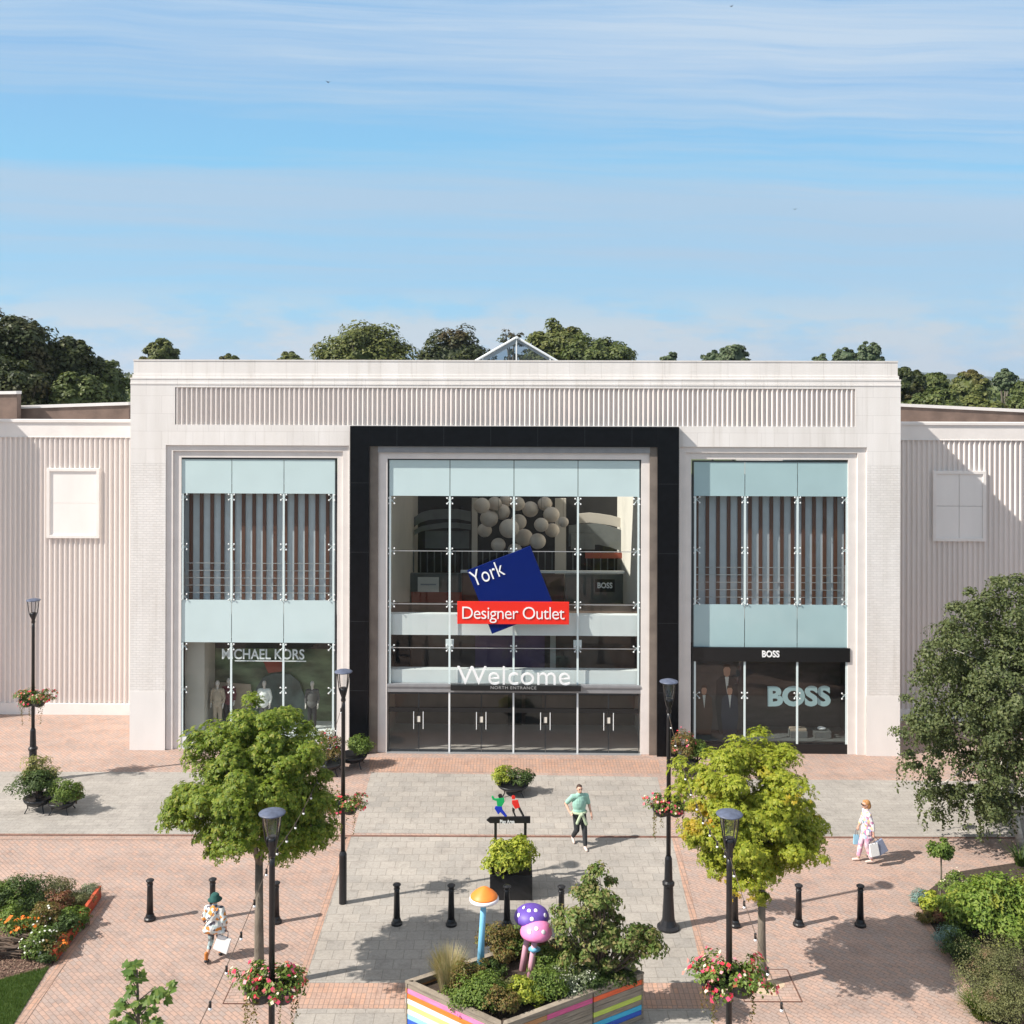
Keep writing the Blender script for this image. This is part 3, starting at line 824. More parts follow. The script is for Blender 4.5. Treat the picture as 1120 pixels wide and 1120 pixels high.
# --- centre bay
cu = [PU(492, GW), PU(562, GW), PU(632, GW)]
Zs = {k: PZ(k, GW) for k in (503, 543, 603, 661, 672, 695, 709, 732, 748, 757, 775, 779, 825)}
gc = glazing('entrance_glazing', g0, g1, gz, cu, [(Zs[543], gz, 'spandrel'), (Zs[603], Zs[543], 'pane'), (Zs[661], Zs[603], 'pane'), (Zs[709], Zs[661], 'pane'), (Zs[748], Zs[709], 'pane')], GW, 'spandrel', 'glass', Zs[748])
for x in cu + [g0 + .09, g1 - .09]: MB().box(x - .034, x + .034, GW - .045, GW - .018, Zs[748], Zs[543]).build('glass_fin', 'fin_glass', gc)
for x in cu + [g0 + .15, g1 - .15]:
    for zz in (Zs[543] - .16, Zs[603], Zs[661], Zs[709]):
        mb = MB(); spider(mb, x, zz, GW - .02); mb.build('spider_bracket', 'white_metal', gc, smooth=True)
for z_ in (Zs[603], Zs[661], Zs[709]): MB().box(g0 + .05, g1 - .05, GW - .012, GW - .004, z_ - .012, z_ + .012).build('glass_joint', 'alu', gc)
MB().box(cu[0] - .14, cu[0] + .14, GW + .02, GW + .10, Zs[709] - .03, Zs[709] + .28).box(cu[2] - .14, cu[2] + .14, GW + .02, GW + .1, Zs[709] - .03, Zs[709] + .28).build('speaker_box', 'white_metal', gc)
# transom
w = MB(); w.box(g0, g1, -.02, .20, Zs[757], Zs[748] - .002); w.box(g0, g1, -.05, -.02, Zs[748] - .10, Zs[748] - .03); part(w, 'transom', 'greymetal', bevel=.004)
# doors: four pairs
edges = [g0 + .03] + cu + [g1 - .03]
for i in range(4):
    a, b = edges[i] + .03, edges[i + 1] - .03; m_ = (a + b) / 2
    for (x0, x1, hs) in ((a, m_ - .006, 1), (m_ + .006, b, -1)):
        fr = MB(); t = .016
        fr.box(x0, x0 + t, .03, .08, .02, Zs[757] - .02); fr.box(x1 - t, x1, .03, .08, .02, Zs[757] - .02)
        fr.box(x0 + t, x1 - t, .03, .08, .02, .09); fr.box(x0 + t, x1 - t, .03, .08, Zs[757] - .08, Zs[757] - .02)
        d = part(fr, 'entrance_door', 'darkframe')
        mb = MB(); mb.add([(x0 + t, .055, .09), (x1 - t, .055, .09), (x1 - t, .055, Zs[757] - .08), (x0 + t, .055, Zs[757] - .08)], [(0, 1, 2, 3)]); mb.build('pane', 'glass_door', d)
        hx = (x1 - .16) if hs > 0 else (x0 + .16)
        h = MB(); h.tube([(hx, -.02, .82), (hx, -.02, 1.42)], .014, 8); h.tube([(hx, -.02, .85), (hx, .05, .85)], .01, 6); h.tube([(hx, -.02, 1.38), (hx, .05, 1.38)], .01, 6)
        h.build('handle', 'white_metal', d)
        MB().box(x0 + .002, x1 - .002, .012, .026, Zs[779], Zs[775] + .03).build('door_band', 'sign_black', d)
    mb = MB().box(m_ - .055, m_ + .055, .02, .03, 1.05, 1.25); part(mb, 'door_sticker', 'cream')
each('door_post', 'white_metal', [(x - .03, x + .03, .0, .12, 0.015, Zs[757]) for x in cu])
part(MB().box(g0, g1, -.14, .22, -.01, .015), 'door_threshold', 'alu')
for i, (sx, sy) in enumerate(((0, 0),) * 0): pass

# --- side bays
def side_bay(name, X0, X1, YT, jx, ysp1, yv, ysp2, yb, spm, gm, right):
    y = .20
    u0, u1 = PU(X0, y), PU(X1, y); top = PZ(YT, y, (X0 + X1) / 2); cx = (X0 + X1) / 2
    z = lambda p: PZ(p, y, cx)
    js = [PU(j, y) for j in jx]
    rows = [(z(ysp1), top, 'spandrel'), (z(yv), z(ysp1), 'pane'), (z(ysp2), z(yv), 'spandrel'), (z(yb), z(ysp2), 'pane')]
    g = glazing(name, u0, u1, top, js, rows, y, spm, gm, z(yb))
    for x in js + [u0 + .10, u1 - .10]:
        MB().box(x - .034, x + .034, y - .045, y - .018, z(yv), z(ysp1)).build('glass_fin', 'fin_glass', g); MB().box(x - .034, x + .034, y - .045, y - .018, z(yb), z(ysp2)).build('glass_fin', 'fin_glass', g)
    for x in js + [u0 + .16, u1 - .16]:
        for zz in (z(ysp1) - .12, (z(ysp1) + z(yv)) / 2 , z(yv) + .1, z(ysp2) - .14, (z(ysp2) * .5 + z(yb) * .5)):
            mb = MB(); spider(mb, x, zz, y - .02); mb.build('spider_bracket', 'white_metal', g, smooth=True)
    # slatted wall inside the upper window
    fb = .72
    mb = MB(); ua, ub = u0 - .4, u1 + .6
    mb.box(ua, ub, fb, fb + .1, z(yv) - .3, z(ysp1) + .3); part(mb, 'slat_backing', 'bluegrey')
    sl = MB(); nn = int((ub - ua) / .375)
    for i in range(nn): sl.box(ua + .2 + i * .375, ua + .2 + i * .375 + .12, fb - .07, fb - .002, z(yv) - .1, z(ysp1) + .3)
    part(sl, 'timber_slats', 'timber')
    rl = MB()
    for i in range(5):
        zz = z(yv) + .22 + i * .26; rl.tube([(u0 + .05, y + .12, zz), (u1 - .05, y + .12, zz)], .011, 6)
    for x in js + [u0 + .1, u1 - .1]: rl.box(x - .02, x + .02, y + .10, y + .14, z(yv), z(yv) + 1.35)
    part(rl, 'guard_rail', 'alu')
    each('floor_slab', 'int_white', [(ua, ub, .42, 3.2, z(ysp2) + .1, z(yv) - .12), (ua, ub, .42, 3.2, z(ysp1) + .31, z(ysp1) + .5)])
    return u0, u1, z, js, y

lu0, lu1, lz, ljs, ly = side_bay('left_bay_glazing', 197, 368, 501, (253.5, 310.5), 540, 656, 703, 806, 'spandrel', 'glass', False)
ru0, ru1, rz2, rjs, ry = side_bay('right_bay_glazing', 757, 929, 504, (814.5, 872), 543, 661, 708, 813, 'spandrel_b', 'glass_dark', True)
# shop interiors
def shop(u0, u1, z, ysp2, yb, back, backm, sidem):
    zt_, zb_ = z(ysp2) + .1, z(yb)
    part(MB().box(u0 - .2, u1 + .2, back, back + .1, 0, zt_), 'shop_backdrop', backm)
    part(MB().box(u0 - .3, u0 - .2, .42, back, 0, zt_).box(u1 + .2, u1 + .3, .42, back, 0, zt_), 'shop_side_wall', sidem)
    part(MB().box(u0 - .2, u1 + .2, .42, back, 0, zb_ + .02), 'display_floor', 'int_white' if sidem == 'cream' else 'int_grey')
shop(lu0, lu1, lz, 703, 806, 1.9, 'posterA', 'cream')
shop(ru0, ru1, rz2, 708, 813, 1.9, 'posterB', 'int_dark')
part(MB().box(lu0 - .0, lu1, .16, .4, 0, lz(806) - .003), 'window_plinth', 'white_metal')
part(MB().box(ru0, ru1, .155, .4, 0, rz2(813) - .003), 'window_plinth', 'sign_black')
part(MB().box(lu0 + .05, lu0 + .75, .6, 1.85, lz(806), lz(703)), 'display_pillar', 'beige')
MB().box(lu0 + .8, lu1 - .05, 1.80, 1.895, lz(722), lz(704)).build('dark_header', 'int_dark', B)
# windscreen-like shape in the left display
cu_ = [(PU(a_, 1.8), PZ(b_, 1.8, 300)) for a_, b_ in ((278, 775), (281, 752), (288, 741), (300, 736), (318, 737), (328, 745), (335, 765), (336, 775))]
part(MB().plate(cu_, 1.76, 1.79), 'display_backdrop_shape', 'poster_car')
part(MB().plate([(PU(a_, 1.8), PZ(b_, 1.8, 300)) for a_, b_ in ((224, 745), (275, 748), (278, 775), (222, 775))], 1.73, 1.75), 'display_backdrop_shape', 'suit_tan')
part(MB().plate([(PU(a_, 1.8), PZ(b_, 1.8, 300)) for a_, b_ in ((288, 722), (309, 722), (309, 734), (294, 736))], 1.77, 1.79), 'display_backdrop_shape', 'int_red')

# --- signs
def sign_parent(name, label): return thing(name, label, 'sign', (O.x, O.y, 0), TH)
s = sign_parent('shop_sign', 'white capital letter name inside the top of the left shop window')
text('letters', 'MICHAEL KORS', 'white_letter', s, PU(243, .4), PU(333, .4), PZ(721, .4, 288), PZ(710, .4, 288), .42, .03, 0, .012)
s2 = MB().box(PU(257, .4), PU(335, .4), .41, .43, PZ(723.6, .4, 288), PZ(722.6, .4, 288)).build('underline', 'white_letter', s)
s = sign_parent('shop_sign', 'black fascia board with a small white name over the right shop window')
MB().box(ru0 - .005, ru1 + .005, .10, .18, rz2(723), rz2(708) + .004).build('fascia_board', 'sign_black', s, bevel=.004)
text('letters', 'BOSS', 'white_letter', s, PU(833.5, .1, 715), PU(852.5, .1, 715), PZ(718.5, .1, 843), PZ(711.5, .1, 843), .09, .02, 0, .03)
s = sign_parent('shop_sign', 'large pale teal letters behind the right shop window')
text('letters', 'BOSS', 'pale_teal_letter', s, PU(840, .5), PU(909, .5), PZ(771.5, .5, 874), PZ(750.5, .5, 874), .50, .02, R(.7), .045)
s = sign_parent('logo_sign', 'tilted blue square with a red banner hung across the entrance glass')
lw = -.38
TLc = P(511, 624, lw); e = P(580, 597, lw); ex = Vector((e[0] - TLc[0], e[1] - TLc[1])); dn = Vector((ex.y, -ex.x))
a_ = Vector(TLc); pts = [a_, a_ + ex, a_ + ex + dn, a_ + dn]
MB().plate([tuple(p) for p in pts], lw - .04, lw + .04).build('blue_square', 'blue_sign', s, bevel=.006)
MB().box(PU(500.5, lw), PU(622.5, lw), lw - .10, lw - .045, PZ(682, lw), PZ(657.5, lw)).build('red_banner', 'red_sign', s, bevel=.006)
ang = math.atan2(ex.y, ex.x)
yk = P(518.5, 641.3, lw)
ln = (P(553, 628, lw)[0] - yk[0]) / math.cos(ang)
text('letters', 'York', 'white_letter', s, yk[0], yk[0] + ln, yk[1], yk[1] + 16.5 * px1, lw - .05, .02, ang, -.004)
text('letters', 'Designer Outlet', 'white_letter', s, PU(506, lw), PU(617.5, lw), PZ(676.3, lw), PZ(663, lw), lw - .11, .02, 0, -.006, .92)
br = MB()
for x in (cu[1] - .5, cu[1] + .6):
    br.tube([(x, lw + .04, PZ(640, lw)), (x, GW + .02, PZ(640, lw))], .025, 8); br.tube([(x, lw + .04, PZ(668, lw)), (x, GW + .02, PZ(668, lw))], .025, 8)
br.build('bracket', 'alu', s)
s = sign_parent('welcome_sign', 'large white word standing on a slim black board above the doors')
MB().box(PU(493.5, -.1), PU(635.5, -.1), -.24, -.055, PZ(755, -.15), PZ(749, -.15)).build('board', 'sign_black', s, bevel=.004)
text('letters', 'Welcome', 'white_letter', s, PU(500.5, -.15), PU(624, -.15), PZ(748.8, -.15), PZ(729, -.15), -.15, .05, 0, -.006, 1.0)
text('small_letters', 'NORTH ENTRANCE', 'grey_letter', s, PU(537, -.24), PU(587, -.24), PZ(753.8, -.24), PZ(750.6, -.24), -.2425, .004, 0, 0, 1.1)

# --- atrium interior
ai0, ai1 = g0 - .1, g1 + .1
DB = 11.0
part(MB().box(ai0 - .2, ai0, .32, DB, 0, 13), 'atrium_side_wall', 'beige')
part(MB().box(ai1, ai1 + .2, .32, DB, 0, 13), 'atrium_side_wall', 'cream')
part(MB().box(ai0, ai1, DB, DB + .2, 0, 13), 'atrium_back_wall', 'int_dark')
part(MB().box(ai0, ai1, .32, DB, -.02, .008), 'atrium_floor', 'int_floor')
zA = lambda p, ww: PZ(p, ww)
# white slab edges close behind the glass
each('white_beam', 'int_white', [(ai0 + .12, ai1 - .12, .16, .5, PZ(695, .16), PZ(672.5, .16)), (ai0 + .12, ai1 - .12, .16, .5, PZ(748.5, .16), PZ(733, .16))])
part(MB().box(ai0, ai1, .52, 3.2, PZ(747.5, .5), PZ(743, .5)), 'lobby_ceiling', 'int_brown')
part(MB().box(ai0, ai1, 3.0, 3.15, 0, PZ(747.5, .5)), 'lobby_screen', 'int_brown')
part(MB().box(PU(556, 2.9), PU(571, 2.9), 2.9, 2.98, 0, PZ(757, 2.9)).box(PU(575, 2.9), PU(593, 2.9), 2.9, 2.98, PZ(792, 2.9), PZ(760, 2.9)), 'lobby_kiosk', 'int_dark')
part(MB().box(ai0, ai1, 1.9, 2.0, PZ(743, .5) + .003, PZ(690, .5) - .003), 'gallery_wall', 'int_brown')
part(MB().box(PU(520, 1.8), PU(561, 1.8), 1.8, 1.88, PZ(731, 1.8), PZ(695, 1.8)).box(PU(563, 1.8), PU(596, 1.8), 1.8, 1.88, PZ(731, 1.8), PZ(695, 1.8)), 'gallery_poster', mat('plum poster', (.17, .10, .16), .6, .2, 1))
part(MB().box(ai0 + .1, PU(449, 1.8), 1.78, 1.88, PZ(731, 1.8), PZ(692, 1.8)), 'gallery_opening', 'int_dark'); part(MB().box(PU(602, 1.8), PU(608, 1.8), 1.7, 1.88, PZ(731, 1.8), PZ(692, 1.8)), 'gallery_column', 'beige')
# upper floor
zf = PZ(672, 6.0)
part(MB().box(ai0, ai1, .505, 3.0, PZ(690, .5), PZ(676, .5)), 'upper_floor', 'int_brown')
part(MB().box(PU(450, 8), PU(505, 8), 8.0, 8.2, zf - .3, PZ(648, 8)), 'shopfront', 'int_red')
part(MB().box(PU(445, 8), PU(505, 8), 8.0, 8.25, PZ(648, 8) + .003, PZ(628, 8)), 'shopfront_header', 'int_grey')
part(MB().box(PU(618, 8), PU(690, 8), 8.0, 8.2, zf - .3, PZ(628, 8)), 'shopfront', 'int_grey')
part(MB().box(PU(506, 8.4), PU(617, 8.4), 8.4, 8.5, zf - .3, PZ(628, 8.4)), 'shopfront', 'int_brown')
part(MB().box(PU(504, 6.6), PU(683, 6.6), 6.55, 6.7, PZ(626.5, 6.6), PZ(624, 6.6)), 'balcony_handrail', 'int_white')
w = MB(); 
for i in range(34): w.box(PU(452, 9) + i * .30, PU(452, 9) + i * .30 + .05, 8.9, 8.95, PZ(626, 9), PZ(603, 9))
part(w, 'balcony_bars', 'int_grey')
w = MB(); w.box(PU(640, 8.6), PU(683, 8.6), 8.55, 8.62, PZ(610, 8.6), PZ(604, 8.6)); part(w, 'red_awning', 'int_red')
# curved gallery fronts
def arc_band(pts_px, ww, h, m, name):
    mb = MB(); vs = []
    for (a2, b2) in pts_px:
        u, z = P(a2, b2, ww); vs.append((u, z))
    n = len(vs)
    V = [(u, ww, z) for u, z in vs] + [(u, ww, z - h) for u, z in vs] + [(u, ww + .12, z) for u, z in vs] + [(u, ww + .12, z - h) for u, z in vs]
    Fc = []
    for i in range(n - 1): Fc += [(n + i, n + i + 1, i + 1, i), (i, i + 1, 2 * n + i + 1, 2 * n + i), (3 * n + i + 1, 3 * n + i, n + i, n + i + 1)[::-1]]
    mb.add(V, Fc); return part(mb, name, m)
arc_band([(453, 566), (460, 561), (470, 558), (485, 557), (500, 557), (515, 560)], 9.3, .42, 'int_grey', 'gallery_front')
arc_band([(453, 580), (460, 576), (470, 574), (485, 572), (500, 572), (515, 574)], 9.0, .22, 'int_grey', 'gallery_front')
arc_band([(633, 562), (645, 561), (655, 562), (668, 564), (680, 567)], 9.3, .42, 'beige', 'gallery_front')
arc_band([(622, 575), (640, 573), (655, 573), (668, 576), (680, 580)], 9.0, .9, 'int_grey', 'gallery_front')
w = MB(); w.box(PU(465, 9.2), PU(513, 9.2), 9.15, 9.25, PZ(600, 9.2), PZ(581, 9.2)); w.box(PU(624, 9.2), PU(650, 9.2), 8.8, 8.9, PZ(599, 9.2), PZ(582, 9.2)); part(w, 'gallery_panel', 'int_grey')
w = MB()
for xx in (607, 613, 516): w.box(PU(xx, 8.7), PU(xx + 6, 8.7), 8.65, 8.85, PZ(668, 8.7), PZ(545, 8.7))
part(w, 'atrium_column', 'beige')
s = sign_parent('hanging_sign', 'small black board with white capitals seen inside the entrance glass')
MB().box(PU(651, 6), PU(672.5, 6), 6, 6.06, PZ(647, 6), PZ(633, 6)).build('board', 'sign_black', s)
text('letters', 'BOSS', 'white_letter', s, PU(653.5, 5.99), PU(670, 5.99), PZ(642.5, 6), PZ(636.5, 6), 5.99, .01, 0, .03)
s = sign_parent('hanging_sign', 'small cream board seen inside the left of the entrance glass')
MB().box(PU(457, 6), PU(480, 6), 6, 6.06, PZ(648, 6), PZ(632, 6)).build('board', 'cream', s)
MB().box(PU(460, 5.99), PU(477, 5.99), 5.99, 5.999, PZ(640.5, 6), PZ(639, 6)).build('lettering_line', 'grey_letter', s)

# paper lanterns: cluster hung in the atrium
lan = [(527, 553, 9), (535, 567, 10), (530, 580, 8), (545, 596, 8), (549, 560, 9), (557, 578, 11), (567, 571, 9), (573, 588, 10), (588, 592, 9), (580, 557, 9), (592, 574, 8), (603, 563, 9), (604, 580, 8), (566, 551, 8), (596, 551, 8), (616, 571, 6), (541, 551, 8), (553, 548, 7), (563, 602, 8)]
for i, (x, y, rr) in enumerate(lan):
    ww = 5.2 + (i * 7 % 5) * .35
    u, z = P(x, y, ww); wp = W3(u, ww, z); rad = rr / (1150 / (36.6 + ww))
    t = thing('paper_lantern', 'round cream paper lantern hanging in the cluster behind the upper entrance glass', 'lantern', wp, 0, 'paper lanterns in the entrance atrium')
    mb = MB(); mb.ball((0, 0, 0), (rad, rad, rad * .95), 20, 14); mb.build('shade', 'lantern', t, smooth=True)
    MB().tube([(0, 0, rad * .9), (0, 0, 12.9 - z)], .006, 5).build('cord', 'int_dark', t)

# roof with the opening below the skylight
w = MB()
for (a0, a1, b0_, b1) in ((.45, BW - .45, .5, 2.0), (.45, 10.2, 2.0, 15), (16.6, BW - .45, 2.0, 15), (10.2, 16.6, 10.8, 15)):
    w.box(a0, a1, b0_, b1, 12.9, 13.0)
part(w, 'roof', 'roofgrey')
# glazed ridge skylight
sy = 9.0
apx = P(565, 369, sy); sl = P(519, 395.5, sy); sr = P(610.5, 395.5, sy)
zb_ = 12.95; k = (apx[1] - zb_) / (apx[1] - sl[1]); x0 = apx[0] - (apx[0] - sl[0]) * k; x1 = apx[0] + (sr[0] - apx[0]) * k
def slerp(a, b, t): return (a[0] + (b[0] - a[0]) * t, a[1] + (b[1] - a[1]) * t)
Ap, Lp, Rp = apx, (x0, zb_), (x1, zb_)
fr = MB()
for yy in [sy + i * 1.0 for i in range(0, 6)]:
    fr.tube([(Lp[0], yy, Lp[1]), (Ap[0], yy, Ap[1]), (Rp[0], yy, Rp[1])], .06 if yy == sy else .035, 6)
fr.tube([(Ap[0], sy - .1, Ap[1]), (Ap[0], sy + 5, Ap[1])], .07, 6)
for xx in (-.5, 0.0, .5):
    X = Ap[0] + xx * (x1 - x0) / 2.2; zz = Ap[1] - abs(X - Ap[0]) / ((x1 - x0) / 2) * (Ap[1] - zb_)
    fr.tube([(X, sy, zb_), (X, sy, zz)], .03, 6)
fr.box(x0, x1, sy - .03, sy + .03, zb_ + .55, zb_ + .60)
sk = part(fr, 'skylight', 'white_metal')
gl = MB(); gl.add([(Lp[0], sy, Lp[1]), (Ap[0], sy, Ap[1]), (Rp[0], sy, Rp[1])], [(0, 2, 1)])
gl.add([(Lp[0], sy, Lp[1]), (Ap[0], sy, Ap[1]), (Ap[0], sy + 5, Ap[1]), (Lp[0], sy + 5, Lp[1])], [(0, 1, 2, 3)])
gl.add([(Rp[0], sy, Rp[1]), (Ap[0], sy, Ap[1]), (Ap[0], sy + 5, Ap[1]), (Rp[0], sy + 5, Rp[1])], [(3, 2, 1, 0)])
gl.build('skylight_glass', 'skyglass', sk)

# --- wings
WD = 3.8
zbt, zbb, zpl = PZ(459, WD, 70), PZ(478.5, WD, 70), PZ(769.5, WD, 70)
def wing(u0, u1, nm):
    w = MB(); w.box(u0, u1, WD + .02, WD + .5, zbb, zbt - .1); w.box(u0, u1, WD - .03, WD + .55, zbt - .1, zbt); w.box(u0, u1, WD + .0, WD + .02, zbb - .0, zbb + .02)
    part(w, nm + '_coping', 'wing_band')
    part(MB().box(u0, u1, WD - .02, WD + .5, 0, zpl), nm + '_plinth', 'wing_band')
    part(ribs(u0, u1, zpl, zbb, WD + .10, .195, .075), nm + '_ribbed_wall', 'wing')
    part(MB().box(u0, u1, WD + .12, WD + 25, 0, zbt - .4), nm + '_body', 'roofgrey')
wing(-22, 0, 'left_wing'); wing(BW, BW + 22, 'right_wing')
def hatch(x0, x1, y0, y1, nm, cross):
    u0, u1 = PU(x0, WD, 550), PU(x1, WD, 550); z0, z1 = PZ(y1, WD, (x0 + x1) / 2), PZ(y0, WD, (x0 + x1) / 2)
    fr = MB(); t = .12
    fr.box(u0, u0 + t, WD - .06, WD + .1, z0, z1); fr.box(u1 - t, u1, WD - .06, WD + .1, z0, z1); fr.box(u0 + t, u1 - t, WD - .06, WD + .1, z0, z0 + t); fr.box(u0 + t, u1 - t, WD - .06, WD + .1, z1 - t, z1)
    p = part(fr, nm, 'wing_band', bevel=.006)
    c = MB(); g = .008
    um, zm = (u0 + u1) / 2, (z0 + z1) / 2
    if cross:
        for (a, b) in ((u0 + t, um - g), (um + g, u1 - t)):
            for (c0, c1) in ((z0 + t, zm - g), (zm + g, z1 - t)): c.box(a, b, WD - .01, WD + .1, c0, c1)
    else:
        c.box(u0 + t, u1 - t, WD - .01, WD + .1, z0 + t, zm - .003); c.box(u0 + t, u1 - t, WD - .01, WD + .1, zm + .003, z1 - t)
    c.build('panel', 'stone_plain', p)
hatch(51.5, 109, 512, 588.5, 'blank_window', False); hatch(1020, 1078, 515, 592, 'blank_window', True)
# projecting block beyond the left edge of the view, which shades the left wing
part(MB().box(-14.5, -8.05, WD - 1.15, WD - .001, 0, PZ(478, WD - 1.1, 20) + 2.55), 'end_block', 'stone')
# brown brick roof parapets further back
def back_wall(pts, ww, zlow, m, nm, cop):
    v = [P(a, b, ww) for a, b in pts]
    poly = [(v[0][0], zlow)] + [(v[-1][0], zlow)] + v[::-1]
    part(MB().plate(poly, ww, ww + .4), nm, m)
    top = MB(); n = len(v)
    for i in range(n - 1):
        a, b = v[i], v[i + 1]
        top.plate([(a[0], a[1]), (b[0], b[1]), (b[0], b[1] + .14), (a[0], a[1] + .14)], ww - .06, ww + .46)
    part(top, nm + '_coping', cop)
back_wall([(-120, 449), (0, 447.5), (18, 447), (141, 443)], WD + 9, 10.6, 'terracotta', 'rear_parapet', 'wing_band')
back_wall([(-60, 432), (18.5, 431)], WD + 8.2, 10.6, 'terracotta', 'rear_tower', 'wing_band')
back_wall([(960, 443.5), (1120, 451), (1260, 455)], WD + 9, 10.6, 'terracotta', 'rear_parapet', 'frame_stone')

# ------------------------------------------------------------------ lamps, baskets, bollards
def make_lamp(label, grp, h=5.8, ornate=False):
    t = thing('street_lamp', label, 'street lamp', (0, 0, 0), 0, grp)
    if ornate: prof = [(.27, 0), (.27, .05), (.20, .09), (.15, .22), (.12, .75), (.115, 1.0), (.145, 1.03), (.145, 1.09), (.10, 1.13), (.085, 1.65), (.06, 1.72)]
    else: prof = [(.095, 0), (.095, 1.22), (.06, 1.3)]
    MB().lathe(prof, seg=16).build('base', 'iron', t, smooth=False)
    MB().lathe([(.055, prof[-1][1]), (.05, h - .95), (.045, h - .78)], seg=12).build('pole', 'iron', t, smooth=True)
    MB().lathe([(.05, h - .80), (.065, h - .76), (.05, h - .70), (.075, h - .62), (.10, h - .52), (.10, h - .46), (.06, h - .44)], seg=14).build('neck', 'iron', t, smooth=True)
    mb = MB()
    for k in range(4):
        a = PI / 4 + k * PI / 2; c, s = math.cos(a), math.sin(a)
        mb.tube([(c * .08, s * .08, h - .60), (c * .13, s * .13, h - .46), (c * .155, s * .155, h - .30), (c * .185, s * .185, h - .06)], .013, 6)
    mb.build('arm', 'iron', t)
    MB().lathe([(.08, h - .45), (.13, h - .25), (.15, h - .06)], seg=16, cap=False).build('glass_bowl', 'lampglass', t, smooth=True)
    MB().lathe([(.215, h - .07), (.225, h - .057), (.215, h - .045), (.13, h - .012), (.0, h)], seg=24, cap=True).build('lid', 'lamp_blue', t, smooth=True)
    return t
def place(t, loc, label, rz=0.0, group=None):
    t.location = loc; t.rotation_euler.z = rz; t['label'] = label
    if group: t['group'] = group
    return t
GL = 'street lamps with flower baskets'
lampA = make_lamp('', GL, 5.8, False); lampB = make_lamp('', GL, 5.9, True)
L2 = G(375, 988); L3 = G(731, 1015); LZ = 7.2
Y1 = F * 7.2 / 244.2; L1 = ((36 - 560 + 441 * ROLL) / F * Y1, Y1, 0)
Y4 = F * 7.2 / 471; L4 = ((297.5 - 560) / F * Y4 + .02, Y4, 0); L5 = ((799 - 560) / F * Y4, Y4, 0)
place(lampA, L2, 'black street lamp beside the left jamb of the black entrance frame')
place(lampB, L3, 'black street lamp with flared base right of the entrance path')
place(copy_tree(lampB), L1, 'farthest street lamp, in front of the ribbed left wing')
place(copy_tree(lampA), L4, 'near street lamp standing in front of the green tree on the left')
place(copy_tree(lampA), L5, 'near street lamp standing in front of the yellowing tree on the right')
L6 = (-4.0, 9.6, 0); L7 = (3.55, 9.6, 0)

def make_basket(seed, trail=True):
    r = np.random.default_rng(seed)
    t = thing('flower_basket', '', 'flower basket', (0, 0, 0), 0, 'flower baskets on the street lamps')
    mb = MB()
    for s in (-1, 1): mb.lathe([(.04, -.30), (.16, -.24), (.25, -.10), (.27, 0)], (s * .20, 0, 0), 14)
    mb.build('basket', 'iron', t)
    cc = np.concatenate([np.stack([r.normal(s * .24, .15, 26), r.normal(0, .17, 26), r.uniform(-.12, .24, 26)], 1) for s in (-1, 1)]); rc = r.uniform(.09, .18, 52)
    pos, nor = on_clumps(cc, rc, 40, (0, 0, 0), r)
    v, f = leaf_arrays(pos, nor, .065, .6, r=r); mesh_np('foliage', v, f, 'mid_shrub', t)
    k = r.choice(len(pos), 200); pp = pos[k] + unit(pos[k]) * .05
    v, f = leaf_arrays(pp, unit(unit(pos[k]) + r.normal(0, .3, (200, 3)) + [0, -.2, .4]), .075, .95, .04, r=r); mesh_np('flowers', v, f, 'pink', t)
    k = r.choice(len(pos), 42); pp = pos[k] + unit(pos[k]) * .06
    v, f = leaf_arrays(pp, unit(pos[k] + r.normal(0, .2, (42, 3)) + [0, 0, .4]), .07, .95, .04, r=r); mesh_np('pale_flowers', v, f, 'palepetal', t)
    if trail:
        P_, Nn = [], []
        for i in range(14):
            a = r.uniform(0, 2 * PI); x0 = math.cos(a) * .42; y0 = math.sin(a) * .26; ln = r.uniform(.25, .95)
            for j in range(int(ln * 42)):
                q = j / 42; P_.append((x0 + r.normal(0, .02), y0 + r.normal(0, .02), -.05 - q)); Nn.append(tuple(r.normal(size=3)))
        v, f = leaf_arrays(np.array(P_), unit(np.array(Nn)), .05, .5, r=r); mesh_np('trailing_stems', v, f, 'rust_shrub', t)
    return t
bk = make_basket(3); bk2 = make_basket(9)
def put_basket(src, L_, px, py, label, sc=1.0):
    t = src
    u, v = ray(px, py); z = H - v * L_[1]
    t.location = (L_[0], L_[1], z); t['label'] = label; t.scale = (sc,) * 3
put_basket(bk, L4, 297, 1078, 'overflowing pink and red flower basket on the near left lamp', 1.0)
put_basket(bk2, L5, 797, 1070, 'pink, red and cream flower basket on the near right lamp', 1.05)
put_basket(copy_tree(bk2), L2, 377, 880, 'red and pink flower basket on the lamp left of the entrance path', .85)
put_basket(copy_tree(bk), L3, 731, 882, 'pink flower basket on the lamp right of the entrance path', .85)
put_basket(copy_tree(bk2), L1, 36, 764, 'flower basket on the farthest lamp by the left wing', .95)

